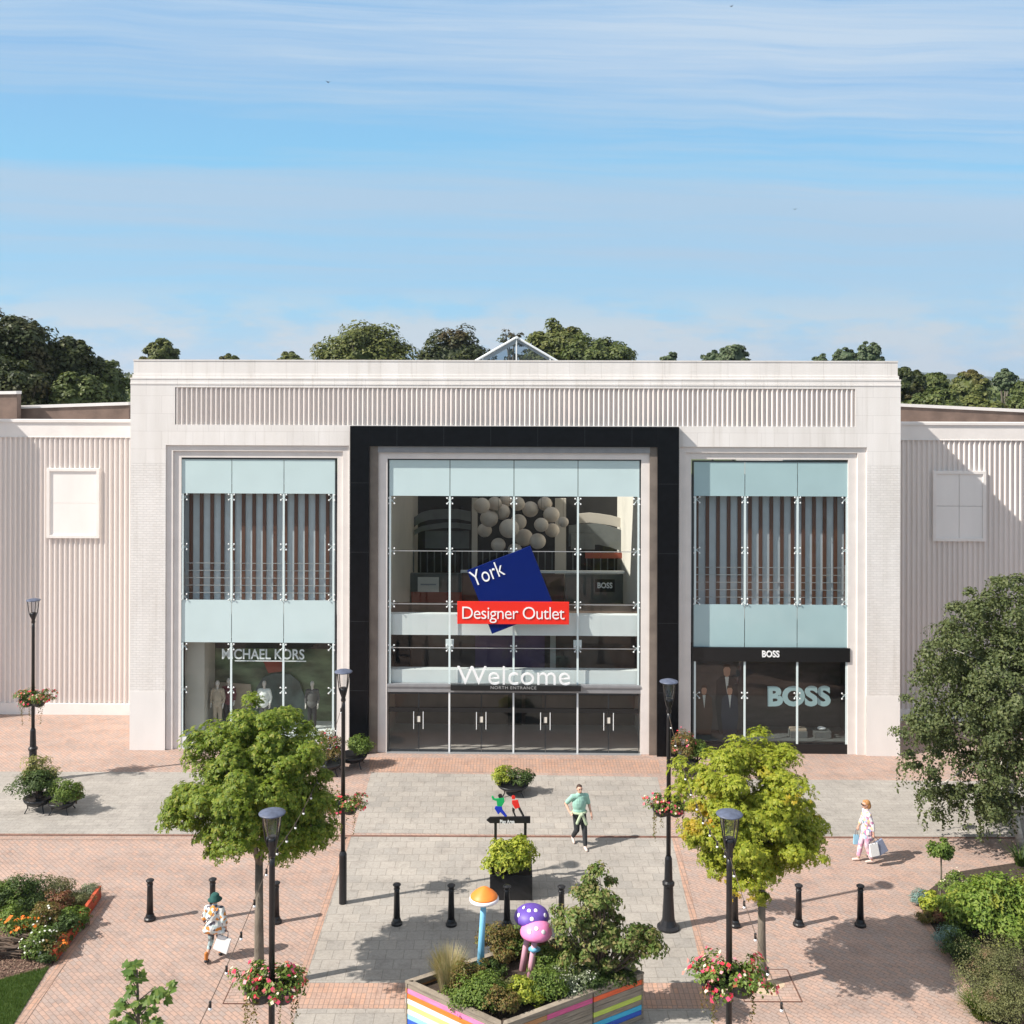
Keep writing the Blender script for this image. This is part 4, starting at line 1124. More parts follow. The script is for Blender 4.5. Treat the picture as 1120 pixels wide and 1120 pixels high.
bol = thing('bollard', '', 'bollard', (0, 0, 0), 0, 'black iron bollards across the forecourt')
MB().lathe([(.135, 0), (.135, .05), (.11, .075), (.10, .12), (.082, .16)], seg=16).build('base', 'iron', bol)
MB().lathe([(.080, .16), (.065, .80), (.063, .84)], seg=16).build('post', 'iron', bol, smooth=True)
MB().lathe([(.074, .84), (.078, .855), (.066, .875), (.066, .91), (.095, .935), (.098, .955), (.07, .975), (.02, .985)], seg=16).build('cap', 'iron', bol)
bl = [(164, 1007, 'leftmost black bollard, standing alone on the pink paving beside the raised bed'), (232.5, 1006, 'black bollard directly behind the walker in the teal hat'),
      (302, 1010, 'black bollard partly hidden behind the near left lamp post'), (434, 1012, 'first black bollard on the grey path, right of the left path lamp'),
      (493.5, 1013, 'black bollard on the path just left of the orange mushroom cap'), (554.5, 1014, 'black bollard between the orange and the purple mushroom caps'),
      (614, 1014.5, 'black bollard on the path beside the leafy shrub in the striped planter'), (804, 1014, 'black bollard between the near right lamp and the right tree trunk'),
      (873.5, 1013, 'black bollard just right of the trunk of the yellowing tree'), (941, 1013.5, 'rightmost black bollard, at the edge of the tree shadow')]
for i, (x, y, lb) in enumerate(bl):
    t = bol if i == 0 else copy_tree(bol)
    place(t, G(x, y - 1), lb)

# festoon strings between lamps
def festoon(a, b, sag, label, n=10):
    t = thing('festoon_lights', label, 'string lights', a, 0, 'festoon light strings between the lamps')
    a = Vector(a); b = Vector(b); pts = []
    for i in range(25):
        q = i / 24; p = a.lerp(b, q) - a; p.z -= sag * 4 * q * (1 - q); pts.append(p)
    MB().tube(pts, .006, 5).build('cable', 'twig', t)
    for i in range(n):
        q = (i + .5) / n; p = a.lerp(b, q) - a; p.z -= sag * 4 * q * (1 - q)
        s = MB(); s.tube([p + Vector((0, 0, .01)), p + Vector((0, 0, -.07))], .019, 7); o = s.build('bulb_holder', 'iron', t)
        MB().ball(p + Vector((0, 0, -.09)), .023, 10, 7).build('bulb', 'white_letter', o, smooth=True)
zz = 5.05
festoon((L2[0], L2[1], zz), (L4[0], L4[1], zz), .5, 'string of small bulbs from the left path lamp to the near left lamp')
festoon((L3[0], L3[1], zz), (L5[0], L5[1], zz), .5, 'string of small bulbs from the right path lamp to the near right lamp')
festoon((L4[0], L4[1], zz), (L6[0], L6[1], zz), .35, 'string of small bulbs running from the near left lamp out of the picture')
festoon((L5[0], L5[1], zz), (L7[0], L7[1], zz), .35, 'string of small bulbs running from the near right lamp out of the picture')
place(copy_tree(lampA), L6, 'street lamp below the lower edge of the view on the left')
place(copy_tree(lampA), L7, 'street lamp below the lower edge of the view on the right')

# ------------------------------------------------------------------ forecourt trees
def broad_tree(name, label, base, h, crown_c, crown_r, m, n, trunk_r, seed, leaf=.13, group=None, lean=0.0, ncl=250):
    r = np.random.default_rng(seed); rd = random.Random(seed)
    t = thing(name, label, 'tree', base, 0, group)
    fork = h
    tr = MB()
    tr.tube([(0, 0, -.05), (.01, 0, .15), (lean * .3, .01, fork * .5), (lean, 0, fork)], [trunk_r * 1.35, trunk_r, trunk_r * .82, trunk_r * .72], 12)
    c = np.array(crown_c)
    cc, rc = clumps((0, 0, 0), crown_r, ncl, .33, r, inner=.25, flat=.98)
    cc[:, 2] = np.where(cc[:, 2] > 0, cc[:, 2] * 1.12, cc[:, 2] * .80) - .13 * crown_r[2]; cc[:, :2] *= 1.02; cc = cc + c
    cc[:, :2] *= 1 + r.normal(0, .05, (len(cc), 1)); cc[:, 2] += r.normal(0, .08, len(cc)); cc[:, 0] += .12 * crown_r[0] * np.sin(3.1 * cc[:, 2] + seed) * .5
    # main limbs
    for i in range(9):
        a = 2 * PI * i / 9 + rd.uniform(-.3, .3)
        e = Vector((c[0] + math.cos(a) * crown_r[0] * .62, c[1] + math.sin(a) * crown_r[1] * .62, c[2] + rd.uniform(-.3, .75) * crown_r[2]))
        s0 = Vector((lean, 0, fork * rd.uniform(.93, 1.0)))
        mid = s0.lerp(e, .5) + Vector((0, 0, .12)); rr = trunk_r * .42
        tr.tube([s0, s0.lerp(mid, .5), mid, mid.lerp(e, .5), e], [rr, rr * .8, rr * .6, rr * .4, rr * .15], 7)
        near = sorted(range(len(cc)), key=lambda q: (Vector(cc[q]) - mid).length)[:5]
        for q in near: tr.tube([mid, mid.lerp(Vector(cc[q]), .5) + Vector((0, 0, .04)), Vector(cc[q])], [rr * .35, rr * .22, rr * .08], 5)
    tr.build('trunk', 'bark', t, smooth=True)
    pos, nor = on_clumps(cc, rc, n // ncl, c, r, up=.6, shell=.3)
    v, f = palmate_arrays(pos, nor, leaf, 5, r)
    mesh_np('crown', v, f, m, t)
    return t
def crown(base, x0, x1, y0, y1):
    Y = base[1]; a = at(x0, (y0 + y1) / 2, Y); b = at(x1, (y0 + y1) / 2, Y); tz = at(560, y0, Y)[2]; bz = at(560, y1, Y)[2]
    return ((a[0] + b[0]) / 2 - base[0], 0, (tz + bz) / 2), ((b[0] - a[0]) / 2, (b[0] - a[0]) / 2, (tz - bz) / 2)
c_, r_ = crown(TL, 192, 370, 766, 947)
broad_tree('street_tree', 'round green leafy tree on the left, rising from a square pit by the near lamp', TL, 2.75, c_, (r_[0] * .93, r_[1] * .93, r_[2] * .97), 'maple', 27000, .115, 11, .095, 'broadleaf trees flanking the entrance path')
c_, r_ = crown(TR, 738, 899, 806, 970)
broad_tree('street_tree', 'yellowing leafy tree with orange patches on the right side of the path', TR, 2.2, c_, (r_[0] * .93, r_[1] * .93, r_[2] * .97), 'maple_y', 23000, .105, 23, .092, 'broadleaf trees flanking the entrance path')
# young chestnut whose top just enters the frame at the bottom left
NB = (-405 / F * 16.0, 16.0, 0)
t = thing('young_chestnut', 'young tree with hand-shaped leaves whose top reaches in at the bottom left', 'tree', NB)
tr = MB(); tr.tube([(0, 0, 0), (0, .02, 2), (-.05, 0, 4.0)], [.05, .04, .015], 8)
cl = []
for (x, y) in ((136, 1060), (145, 1058), (150, 1068), (142, 1075), (136, 1088), (148, 1092), (130, 1100), (160, 1100), (172, 1076), (182, 1076), (176, 1085), (168, 1092), (140, 1110), (155, 1112), (128, 1116), (170, 1114), (150, 1122), (176, 1124), (135, 1130), (160, 1134), (120, 1128), (185, 1132)):
    p = at(x, y, 16 + random.uniform(-.25, .25)); cl.append((p[0] - NB[0], p[1] - NB[1], p[2] - .05))
for p in cl: tr.tube([(-.03, 0, p[2] - .35), (p[0] * .5, p[1] * .5, p[2] - .15), p], [.012, .009, .005], 5)
tr.build('trunk', 'bark', t)
pos = np.repeat(np.array(cl), 4, 0) + rng.normal(0, .05, (len(cl) * 4, 3)); nor = unit(rng.normal(0, .35, pos.shape) + [0, -.4, 1])
v, f = palmate_arrays(pos, nor, .165, 7); mesh_np('crown', v, f, leafmat('chestnut leaves', [(.06, .12, .02), (.10, .18, .03), (.20, .26, .06)], trans=.35), t)

# birch on the right
bb = G(1117, 925); bb = (bb[0], bb[1], 0)
t = thing('birch_tree', 'large weeping birch with pale trunk at the right edge before the wing', 'tree', bb)
c = np.array([at(1098, 770, bb[1])[0] - bb[0], 0, at(560, 760, bb[1])[2]])
rb = np.random.default_rng(5)
cc, rc = clumps(c + [.55, .2, -.05], (2.75, 2.4, 3.2), 460, .38, rb, inner=.3, taper=.22)
lob = []
for (x, y) in ((1006, 745), (1000, 775), (1012, 800), (1002, 828), (1020, 845), (1035, 866), (1052, 880), (1075, 884), (1096, 886), (1022, 705), (1040, 672), (1064, 650), (1088, 636), (1030, 880), (996, 800), (1010, 862), (1066, 868), (1086, 872), (1105, 868)):
    for _ in range(3):
        p = at(x + rb.normal(0, 7), y + rb.normal(0, 7), bb[1] - .3 + rb.normal(0, .45)); lob.append((p[0] - bb[0], p[1] - bb[1], max(.35, p[2])))
cc = np.concatenate([cc + rb.normal(0, .12, cc.shape), np.array(lob)]); rc = np.concatenate([rc, rb.uniform(.18, .34, len(lob))])
tr = MB(); tr.tube([(0, 0, -.05), (-.15, 0, .7), (-.30, 0, 1.6), (-.1, .1, 3.6), (.3, .1, 6.2)], [.12, .10, .085, .06, .015], 10)
rd = random.Random(3)
for i in range(22):
    q = rd.uniform(.25, .95); s0 = Vector((-.25, .05, 1.3)).lerp(Vector((.25, .1, 6.0)), q); e = Vector(cc[rd.randrange(len(cc))]); mid = s0.lerp(e, .5) + Vector((0, 0, .25))
    tr.tube([s0, mid, e], [.03, .02, .006], 5)
tr.build('trunk', 'birchbark', t, smooth=True)
pos, nor = on_clumps(cc, rc, 125, c, rb, up=.2, shell=.2)
# weeping strands
SP = []; 
for i in range(1100):
    q = cc[rb.integers(len(cc))]; a = rb.uniform(0, 2 * PI); x0 = q[0] + math.cos(a) * .3; y0 = q[1] + math.sin(a) * .3; ln = rb.uniform(.35, 1.1)
    for j in range(int(ln * 24)): SP.append((x0 + rb.normal(0, .035), y0 + rb.normal(0, .035), q[2] - j / 24))
SP = np.array(SP); SP = SP[SP[:, 2] > .45]
pos = np.concatenate([pos, SP]); nor = np.concatenate([nor, unit(rb.normal(size=SP.shape) + [0, -.3, .2])])
v, f = leaf_arrays(pos, nor, .095, .62, .12, .5, rb); mesh_np('crown', v, f, 'birch', t)
shrub('planter_shrub', 'dark clipped shrub in shade under the birch', G(1088, 896), (.75, .5, .38), 'dark_shrub', 900, .07)

# lollipop bay
lb = G(1029, 981)
t = thing('topiary_tree', 'small lollipop-clipped bay tree on a thin stem in the right bed', 'tree', lb)
MB().tube([(0, 0, 0), (.01, 0, .6), (0, 0, 1.25)], [.028, .024, .02], 8).build('trunk', 'bark', t)
zc_ = at(560, 927, lb[1])[2]
cc, rc = clumps((-.02, 0, zc_), (.30, .30, .27), 50, .11, inner=.4); pos, nor = on_clumps(cc, rc, 26, (0, 0, zc_))
v, f = leaf_arrays(pos, nor, .085, .55); mesh_np('crown', v, f, 'mid_shrub', t)

# ------------------------------------------------------------------ planters
def bowl_planter(label, base, w=.62, h=.55, seed=0):
    t = thing('planter', label, 'planter', base, 0, 'low bowl planters on legs')
    MB().lathe([(.10, h * .42), (w * .5, h * .52), (w * .66, h * .8), (w * .70, h), (w * .64, h), (w * .58, h * .9)], seg=22).build('bowl', 'iron', t, smooth=True)
    lg = None
    for k in range(4):
        a = PI / 4 + k * PI / 2
        MB().tube([(math.cos(a) * w * .55, math.sin(a) * w * .55, h * .8), (math.cos(a) * w * .5, math.sin(a) * w * .5, h * .4), (math.cos(a) * w * .66, math.sin(a) * w * .66, 0)], .018, 6).build('leg', 'iron', t)
    return t
def planted(label, px, py, plants, w=.62, h=.5):
    b = G(px, py); bowl_planter(label, b, w, h)
    for (dx, dy, rad, m, lb, n, sz, ex, nm) in plants:
        shrub(nm, lb, (b[0] + dx, b[1] + dy, h - .08), rad, m, n, sz, extra=ex)
planted('legged bowl planter with dark shrub on the far left of the road', 42, 886, [(-.02, -.05, (.78, .50, .52), 'dark_shrub', 'tall dark shrub in the far left planter', 2600, .07, None, 'shrub'), (-.12, .35, (.62, .4, .72), 'yellow_olive', 'yellowish bush at the back of the far left planter', 1800, .07, None, 'shrub')], .62, .40)
planted('smaller legged bowl planter right of the far left planter', 68, 888, [(0.12, -.05, (.58, .42, .42), 'mid_shrub', 'rounded mid green bush in the smaller left planter', 2200, .06, None, 'shrub'), (.42, 0, (.16, .15, .40), 'red_shrub', 'reddish leaved tuft at the edge of the smaller left planter', 260, .07, None, 'shrub')], .6, .35)
planted('bowl planter against the left foot of the black frame', 386, 838, [(.2, 0, (.50, .4, .42), 'mid_shrub', 'bright green bush left of the entrance doors', 1500, .07, None, 'shrub')], .7, .4)
planted('bowl planter half hidden by the green tree near the left shop', 360, 846, [(0, 0, (.6, .4, .62), 'rust_shrub', 'brownish yellow bush beside the left shop window', 1600, .07, ('pink', 30, .06), 'shrub')], .7, .4)
planted('bowl planter in the middle of the path before the doors', 561, 868, [(.22, 0, (.45, .35, .30), 'dark_shrub', 'dark green mound in the planter before the doors', 1200, .06, None, 'shrub'), (-.32, .05, (.34, .3, .36), 'yellow_shrub', 'yellow variegated bush in the planter before the doors', 900, .07, None, 'shrub')], .72, .32)
planted('bowl planter at the right foot of the black frame', 748, 846, [(-.05, 0, (.42, .4, .66), 'rust_shrub', 'brown green bush right of the entrance doors', 1500, .06, ('pink', 60, .07), 'shrub'), (.45, .1, (.5, .35, .45), 'mid_shrub', 'low green bush against the right shop window', 1200, .07, None, 'shrub')], .7, .4)
# black square planter with the play sign
b5 = G(559, 985); b5 = (b5[0], b5[1] + .45, 0)
t = thing('square_planter', 'black square planter with a yellow laurel in the middle of the path', 'planter', b5)
q = MB(); q.box(-.53, .53, -.45, -.40, 0, .62); q.box(-.53, .53, .40, .45, 0, .62); q.box(-.53, -.48, -.40, .40, 0, .62); q.box(.48, .53, -.40, .40, 0, .62); q.build('box', 'iron', t, bevel=.006)
MB().box(-.48, .48, -.40, .40, .0, .55).build('soil', 'soil', t)
shrub('laurel_shrub', 'yellow green laurel in the black square planter under the play sign', (b5[0], b5[1] - .1, .52), (.72, .55, .52), 'yellow_shrub', 1700, .12, extra=None, kind='leaf', ratio=.42)
sg = (b5[0], b5[1] + .38, 0)
t = thing('play_sign', 'black arrow sign with a green and a red cut-out figure on two posts', 'sign', sg)
ys_ = sg[1]
for x in (542, 574.5):
    xx = at(x, 920, ys_)[0] - sg[0]; MB().box(xx - .035, xx + .035, -.03, .03, .5, at(560, 899, ys_)[2]).build('post', 'iron', t)
zx = lambda x, y: (at(x, y, ys_)[0] - sg[0], at(x, y, ys_)[2])
MB().plate([zx(532, 896.2), zx(536, 893), zx(580, 892.4), zx(580, 899.6), zx(536, 899.6)], -.05, .0).build('arrow_board', 'iron', t, bevel=.003)
a0, a1 = zx(549, 0)[0], zx(565, 0)[0]
text('letters', 'Play Area', 'white_letter', t, a0, a1, zx(0, 898.0)[1], zx(0, 894.4)[1], -.056, .01, 0, .02)
# figures
def fig(parts_, nm, off=-.02):
    root = None
    for (m, polys) in parts_:
        mb = MB()
        for p in polys: mb.plate([zx(520 + a * 80 / 689, 860 + b * 130 / 1120) for a, b in p], off - .012, off + .012)
        o = mb.build(nm if root is None else 'paint', m, t if root is None else root, bevel=.004)
        if root is None: root = o
fig([('signgreen', [[(200, 110), (270, 105), (275, 140), (250, 185), (205, 185), (200, 140)], [(150, 95), (165, 85), (180, 110), (205, 112), (200, 135), (165, 125)]]),
     ('signblue', [[(190, 184), (250, 186), (255, 215), (300, 275), (280, 285), (235, 240), (215, 262), (180, 205)]]),
     ('int_dark', [[(212, 82), (225, 68), (245, 68), (255, 85), (245, 106), (220, 106)]])], 'green_figure')
fig([('signred', [[(345, 130), (400, 125), (420, 195), (375, 210), (345, 160)], [(340, 95), (355, 80), (375, 90), (372, 118), (345, 118)], ]),
     ('int_dark', [[(348, 195), (372, 212), (368, 240), (385, 282), (370, 284), (345, 225)], [(400, 200), (420, 192), (462, 275), (445, 284)]])], 'red_figure')

# striped timber planter
Fp = G(549, 1124, .9); Lp2 = G(443.5, 1075.5, .9); Rp2 = G(704, 1064.5, .93)
Fp, Lp2, Rp2 = Vector(Fp[:2]), Vector(Lp2[:2]), Vector(Rp2[:2]); Bp = Lp2 + (Rp2 - Fp)
ctr = (Fp + Rp2 + Lp2 + Bp) / 4
t = thing('striped_planter', 'large raised timber planter painted with rainbow stripes', 'planter', (ctr.x, ctr.y, 0))
stripeA = ['wood', 'bluep', 'lbluep', 'whitep', 'yellowp', 'whitep', 'orangep', 'pinkp', 'wood']
stripeB = ['wood', 'wood', 'wood', 'wood', 'wood', 'wood', 'wood', 'brownp', 'wood']
stripeB2 = ['wood', 'wood', 'wood', 'wood', 'wood', 'wood', 'wood', 'magp', 'wood']
stripeC = ['wood', 'bluep', 'cyanp', 'wood', 'limep', 'wood', 'wood', 'redp', 'wood']
def side(a, b, cols, h=.92, th=.05):
    a = a - ctr; b = b - ctr; d = (b - a).normalized(); n = Vector((d.y, -d.x))
    hh = h / len(cols); root = None; groups = {}
    for i, c in enumerate(cols):
        z0, z1 = i * hh + .003, (i + 1) * hh - .003
        p = [a, b, b - n * th, a - n * th]
        j = random.uniform(-.004, .004)
        p = [v + n * j for v in p]
        groups.setdefault(c, MB()).prism([(v.x, v.y) for v in p], z0, z1)
    for c, mb in groups.items():
        o = mb.build('plank_side' if root is None else 'painted_plank', c, t if root is None else root, bevel=.004)
        if root is None: root = o
cut1 = Fp.lerp(Rp2, .30); cut2 = Fp.lerp(Rp2, .62); cut3 = Fp.lerp(Rp2, .665)
side(Lp2, Fp, stripeA); side(Fp, cut1, stripeB); side(cut1 + (Rp2 - Fp).normalized() * .004, cut2, stripeB2); side(cut2 + (Rp2 - Fp).normalized() * .03, Rp2, stripeC)
side(Rp2, Bp, stripeB); side(Bp, Lp2, stripeB)
e_ = (Rp2 - Fp).normalized(); e2 = (Lp2 - Fp).normalized()
q = MB()
for (a, b) in ((Lp2, Fp), (Fp, Rp2), (Rp2, Bp), (Bp, Lp2)):
    a2, b2 = a - ctr, b - ctr; d = (b2 - a2).normalized(); n = Vector((d.y, -d.x))
    q.prism([tuple(a2 + n * .02 + d * .0), tuple(b2 + n * .02), tuple(b2 - n * .10 - d * .1), tuple(a2 - n * .10 + d * .1)], .922, .95)
q.build('rim', 'wood', t)
inn = [ctr + (p - ctr) * .965 for p in (Lp2, Fp, Rp2, Bp)]
MB().prism([tuple(p - ctr) for p in inn], .1, .78).build('soil', 'soil', t)
def in_pl(px, py, z=.78): return G(px, py, z)
pls = [
 ('mid_shrub', 'yellow green bush at the front corner of the striped planter', 530, 1104, (.5, .4, .36), 1700, .06, None),
 ('rust_shrub', 'reddish stemmed bush behind the front corner of the striped planter', 515, 1086, (.5, .38, .38), 1300, .06, None),
 ('dark_shrub', 'dark green bush at the foot of the blue mushroom stalk', 535, 1070, (.36, .28, .17), 1300, .06, None),
 ('yellow_shrub', 'bright green bush in the front middle of the striped planter', 572, 1096, (.40, .34, .26), 1400, .065, None),
 ('grey_shrub', 'white-speckled bush at the right front of the striped planter', 628, 1086, (.55, .36, .26), 1700, .05, ('whitepetal', 150, .035)),
 ('rust_shrub', 'olive brown bush between the mushroom stalks', 552, 1050, (.40, .32, .22), 1300, .055, None),
 ('mid_shrub', 'green bush right of the pink mushroom stalks', 602, 1066, (.42, .34, .30), 1400, .06, None),
 ('olive_shrub', 'feathery olive tuft left of the blue mushroom stalk', 500, 1080, (.34, .28, .26), 900, .06, None),
 ('mid_shrub', 'bush at the back of the striped planter behind the mushroom stalks', 565, 1040, (.5, .36, .30), 1400, .06, None),
 ('dark_shrub', 'low dark bush filling the right corner of the striped planter', 676, 1076, (.42, .32, .16), 1000, .05, None),
 ('mid_shrub', 'spreading green bush along the left wall of the striped planter', 508, 1098, (.48, .34, .30), 1500, .055, None),
 ('rust_shrub', 'olive bush with rusty tips at the very front of the striped planter', 548, 1112, (.42, .30, .34), 1600, .055, None),
 ('olive_shrub', 'feathery olive bush in the centre of the striped planter', 560, 1092, (.40, .30, .22), 1500, .045, None),
 ('mid_shrub', 'pale green bush right of centre in the striped planter', 598, 1094, (.46, .34, .34), 1700, .055, None),
 ('rust_shrub', 'brown green bush at the back left edge of the striped planter', 545, 1042, (.50, .36, .36), 1800, .055, None),
 ('dark_shrub', 'dark green bush against the right wall of the striped planter', 648, 1084, (.42, .3, .26), 1200, .05, None),
 ('olive_shrub', 'olive tuft at the back right of the striped planter', 622, 1052, (.48, .38, .34), 1600, .045, None)]
for (m, lb, x, y, rad, n, sz, ex) in pls:
    shrub('planter_bush', lb, in_pl(x, y), rad, m, n, sz, 'bushes in the striped planter', extra=ex)
blades('ornamental_grass', 'dry tan ornamental grass in the left corner of the striped planter', in_pl(491, 1083), .50, .80, 'tan_grass', 1700, .0055, None, .62)
# the upright multi-stem shrub
sb = in_pl(655, 1072)
t = thing('leafy_shrub', 'tall loose leafy shrub with reddish tips at the right of the striped planter', 'shrub', sb)
cc = []
for (x, y) in ((650, 965), (640, 975), (655, 980), (665, 985), (636, 990), (660, 998), (645, 1000), (628, 1008), (675, 1006), (652, 1012), (638, 1020), (665, 1022), (620, 1026), (685, 1024), (700, 1022), (712, 1026), (650, 1034), (632, 1040), (670, 1040), (690, 1040), (618, 1046), (645, 1052), (662, 1056), (680, 1052), (628, 1056), (652, 1068), (705, 1036), (640, 1064)):
    p = at(x, y, sb[1] + random.uniform(-.5, .35)); cc.append((p[0] - sb[0], p[1] - sb[1], p[2] - sb[2]))
cc = np.array(cc); cc = np.concatenate([cc * [.92, .92, 1] + rng.normal(0, .15, cc.shape) for _ in range(4)]); rc = rng.uniform(.12, .25, len(cc))
tr = MB(); twigs(tr, (0, 0, -.05), [tuple(p) for p in cc], .02, 6); tr.build('stem', 'twig', t)
pos, nor = on_clumps(cc, rc, 105, (0, 0, 1), up=.3, shell=.1); v, f = leaf_arrays(pos, nor, .095, .55)
mesh_np('foliage', v, f, leafmat('green leaves with reddish tips', [(.07, .12, .02), (.13, .19, .04), (.26, .29, .09), (.22, .16, .07)], trans=.3), t)

# mushrooms
def mushroom(label, cap_px, cap_r, capm, stalkm, foot_px, foot_z, prof, Yf, spots, gill=None, ring_=None):
    b = G(*foot_px, .75); Y = b[1]; c = at(cap_px[0], cap_px[1], Y)
    t = thing('giant_mushroom', label, 'mushroom ornament', b, 0, 'painted giant mushrooms')
    c = (c[0] - b[0], 0, c[2] - b[2])
    MB().tube([(0, 0, -.05), (c[0] * .4, 0, c[2] * .5), (c[0], 0, c[2] + .02)], [.085, .062, .058], 14).build('stalk', stalkm, t, smooth=True)
    cp = MB().lathe([(r_ * cap_r, z_ * cap_r) for r_, z_ in prof], c, 28).build('cap', capm, t, smooth=True)
    if gill: MB().lathe([(r_ * cap_r, z_ * cap_r) for r_, z_ in gill], c, 28).build('cap_rim', 'capw', cp, smooth=True)
    if ring_: MB().lathe([(.05, c[2] * .66), (.13, c[2] * .64), (.05, c[2] * .70)], (c[0] * .7, 0, 0), 16).build('stalk_ring', ring_, t, smooth=True)
    sp = MB()
    for (a, e) in spots:
        a, e = R(a), R(e)
        i = min(range(len(prof)), key=lambda q: abs(math.atan2(prof[q][1] + .02, max(.01, prof[q][0])) - e))
        r_, z_ = prof[i][0] * cap_r, prof[i][1] * cap_r
        n = Vector((math.cos(a) * math.cos(e), math.sin(a) * math.cos(e), math.sin(e)))
        sp.ball((c[0] + math.cos(a) * r_, math.sin(a) * r_, c[2] + z_), (.045, .045, .012), 10, 6, n.to_track_quat('Z', 'Y').to_matrix())
    if spots: sp.build('spot', 'capw', cp, smooth=True)
dome2 = [(.08, -.12), (.6, -.22), (.92, -.16), (1.0, 0), (.97, .2), (.86, .42), (.68, .60), (.46, .72), (.22, .79), (.0, .81)]
dome = [(.08, -.10), (.6, -.20), (.92, -.15), (1.0, 0), (.97, .14), (.86, .32), (.68, .46), (.46, .56), (.22, .62), (.0, .64)]
cone = [(.08, .0), (.95, .02), (.90, .12), (.72, .30), (.50, .46), (.30, .60), (.12, .69), (.0, .71)]
rim_ = [(.08, -.20), (.6, -.30), (.90, -.27), (1.02, -.17), (1.0, -.06), (.95, .03), (.08, .01)]
mushroom('tall mushroom ornament with orange cap and sky blue stalk', (529.5, 981), .30, 'capo', 'stalkb', (525, 1068), 0, cone, 0, [], rim_)
mushroom('mushroom ornament with purple white-spotted cap, behind the pink one', (581.5, 1003), .37, 'capp', 'stalkp', (571.5, 1062), 0, dome, 0, [(-60, 50), (-110, 45), (-150, 25), (-30, 25), (-90, 20), (-170, 45)])
mushroom('mushroom ornament with pink white-spotted cap, in front of the purple one', (586.5, 1020), .33, 'cappk', 'stalkp', (580, 1070), 0, dome2, 0, [(-60, 25), (-120, 22), (-90, 50)], None, 'stalkb')

# ------------------------------------------------------------------ beds
# left edging boards
def board(a, b, h, th, name, label):
    a = Vector(a); b = Vector(b); d = (b - a).normalized(); n = Vector((d.y, -d.x))
    c = (a + b) / 2
    mb = MB(); mb.prism([tuple(p - c) for p in (a, b, b + n * th, a + n * th)], 0, h)
    o = mb.build(name, 'edge_red', None, loc=(c.x, c.y, .012), bevel=.012)
    tag(o, label, 'edging', 'red timber edging of the left bed'); return o
board(g2(111, 982), g2(90, 1014), .30, .09, 'timber_edging', 'far length of red timber edging on the left bed')
board(g2(88, 1018), g2(62, 1052), .26, .16, 'timber_edging', 'near length of red timber edging on the left bed')
lbd = [
 ('dark_shrub', 'dark green bush at the far left of the raised bed', 22, 1000, (.8, .6, .55), 2600, .06, None),
 ('olive_shrub', 'rounded olive mound at the back of the left bed', 55, 992, (.75, .5, .42), 2400, .045, None),
 ('grey_shrub', 'grey green mound at the back right corner of the left bed', 98, 984, (.36, .3, .24), 1200, .04, None),
 ('olive_shrub', 'grey purple heather mound near the back corner of the left bed', 84, 996, (.42, .34, .24), 1300, .04, None),
 ('mid_shrub', 'bright green leafy clump beside the red edging', 80, 1014, (.38, .34, .28), 900, .09, None),
 ('dark_shrub', 'dark leaved clump by the middle of the red edging', 69, 1028, (.42, .36, .30), 1000, .08, None),
 ('rust_shrub', 'reddish brown bush in the middle of the left bed', 50, 1022, (.42, .36, .42), 1400, .06, ('whitepetal', 25, .05)),
 ('red_shrub', 'rusty red bush behind the bright green clump in the left bed', 62, 1004, (.45, .36, .36), 1300, .06, None),
 ('mid_shrub', 'white-flowered bush at the front end of the left bed', 42, 1046, (.42, .30, .36), 1300, .06, ('whitepetal', 60, .05)),
 ('mid_shrub', 'green bush at the left frame edge behind the orange flowers', 2, 1004, (.6, .5, .50), 1900, .06, None),
 ('rust_shrub', 'orange tinted bush near the front of the red edging', 60, 1044, (.32, .30, .28), 900, .06, ('orangepetal', 20, .06)),
 ('dark_shrub', 'low green bush at the very front of the left bed', 52, 1052, (.25, .22, .16), 500, .05, None)]
for (m, lb, x, y, rad, n, sz, ex) in lbd:
    shrub('bed_shrub', lb, G(x, y, .01), rad, m, n, sz, 'shrubs in the left planting bed', extra=ex)
shrub('flower_clump', 'bright orange flower clump in the left bed above the twigs', G(22, 1030, .01), (.48, .28, .42), 'mid_shrub', 600, .06, None, extra=('orangepetal', 45, .085), cat='flower')
shrub('flower_clump', 'yellow green clump at the left frame edge beside the orange flowers', G(12, 1018, .01), (.35, .28, .36), 'mid_shrub', 700, .07, None, cat='flower')
blades('tall_grass', 'upright green grass tuft at the left frame edge', G(6, 992, .01), .35, .62, 'mid_shrub', 260, .014, None, .4)
t = thing('twig_pile', 'heap of cut brown branches on the mulch', 'branches', G(10, 1044, .01))
mb = MB(); rd = random.Random(4)
for i in range(34):
    x = rd.uniform(-.9, .45); y = rd.uniform(-.25, .35); a = rd.uniform(-.35, .35); ln = rd.uniform(.35, .75); z = rd.uniform(.02, .25)
    mb.tube([(x - ln * math.cos(a), y - ln * math.sin(a), z), (x, y, z + .05), (x + ln * .8 * math.cos(a), y + ln * .8 * math.sin(a), z + rd.uniform(-.02, .1))], [.018, .024, .012], 6)
mb.build('branches', 'twig', t)
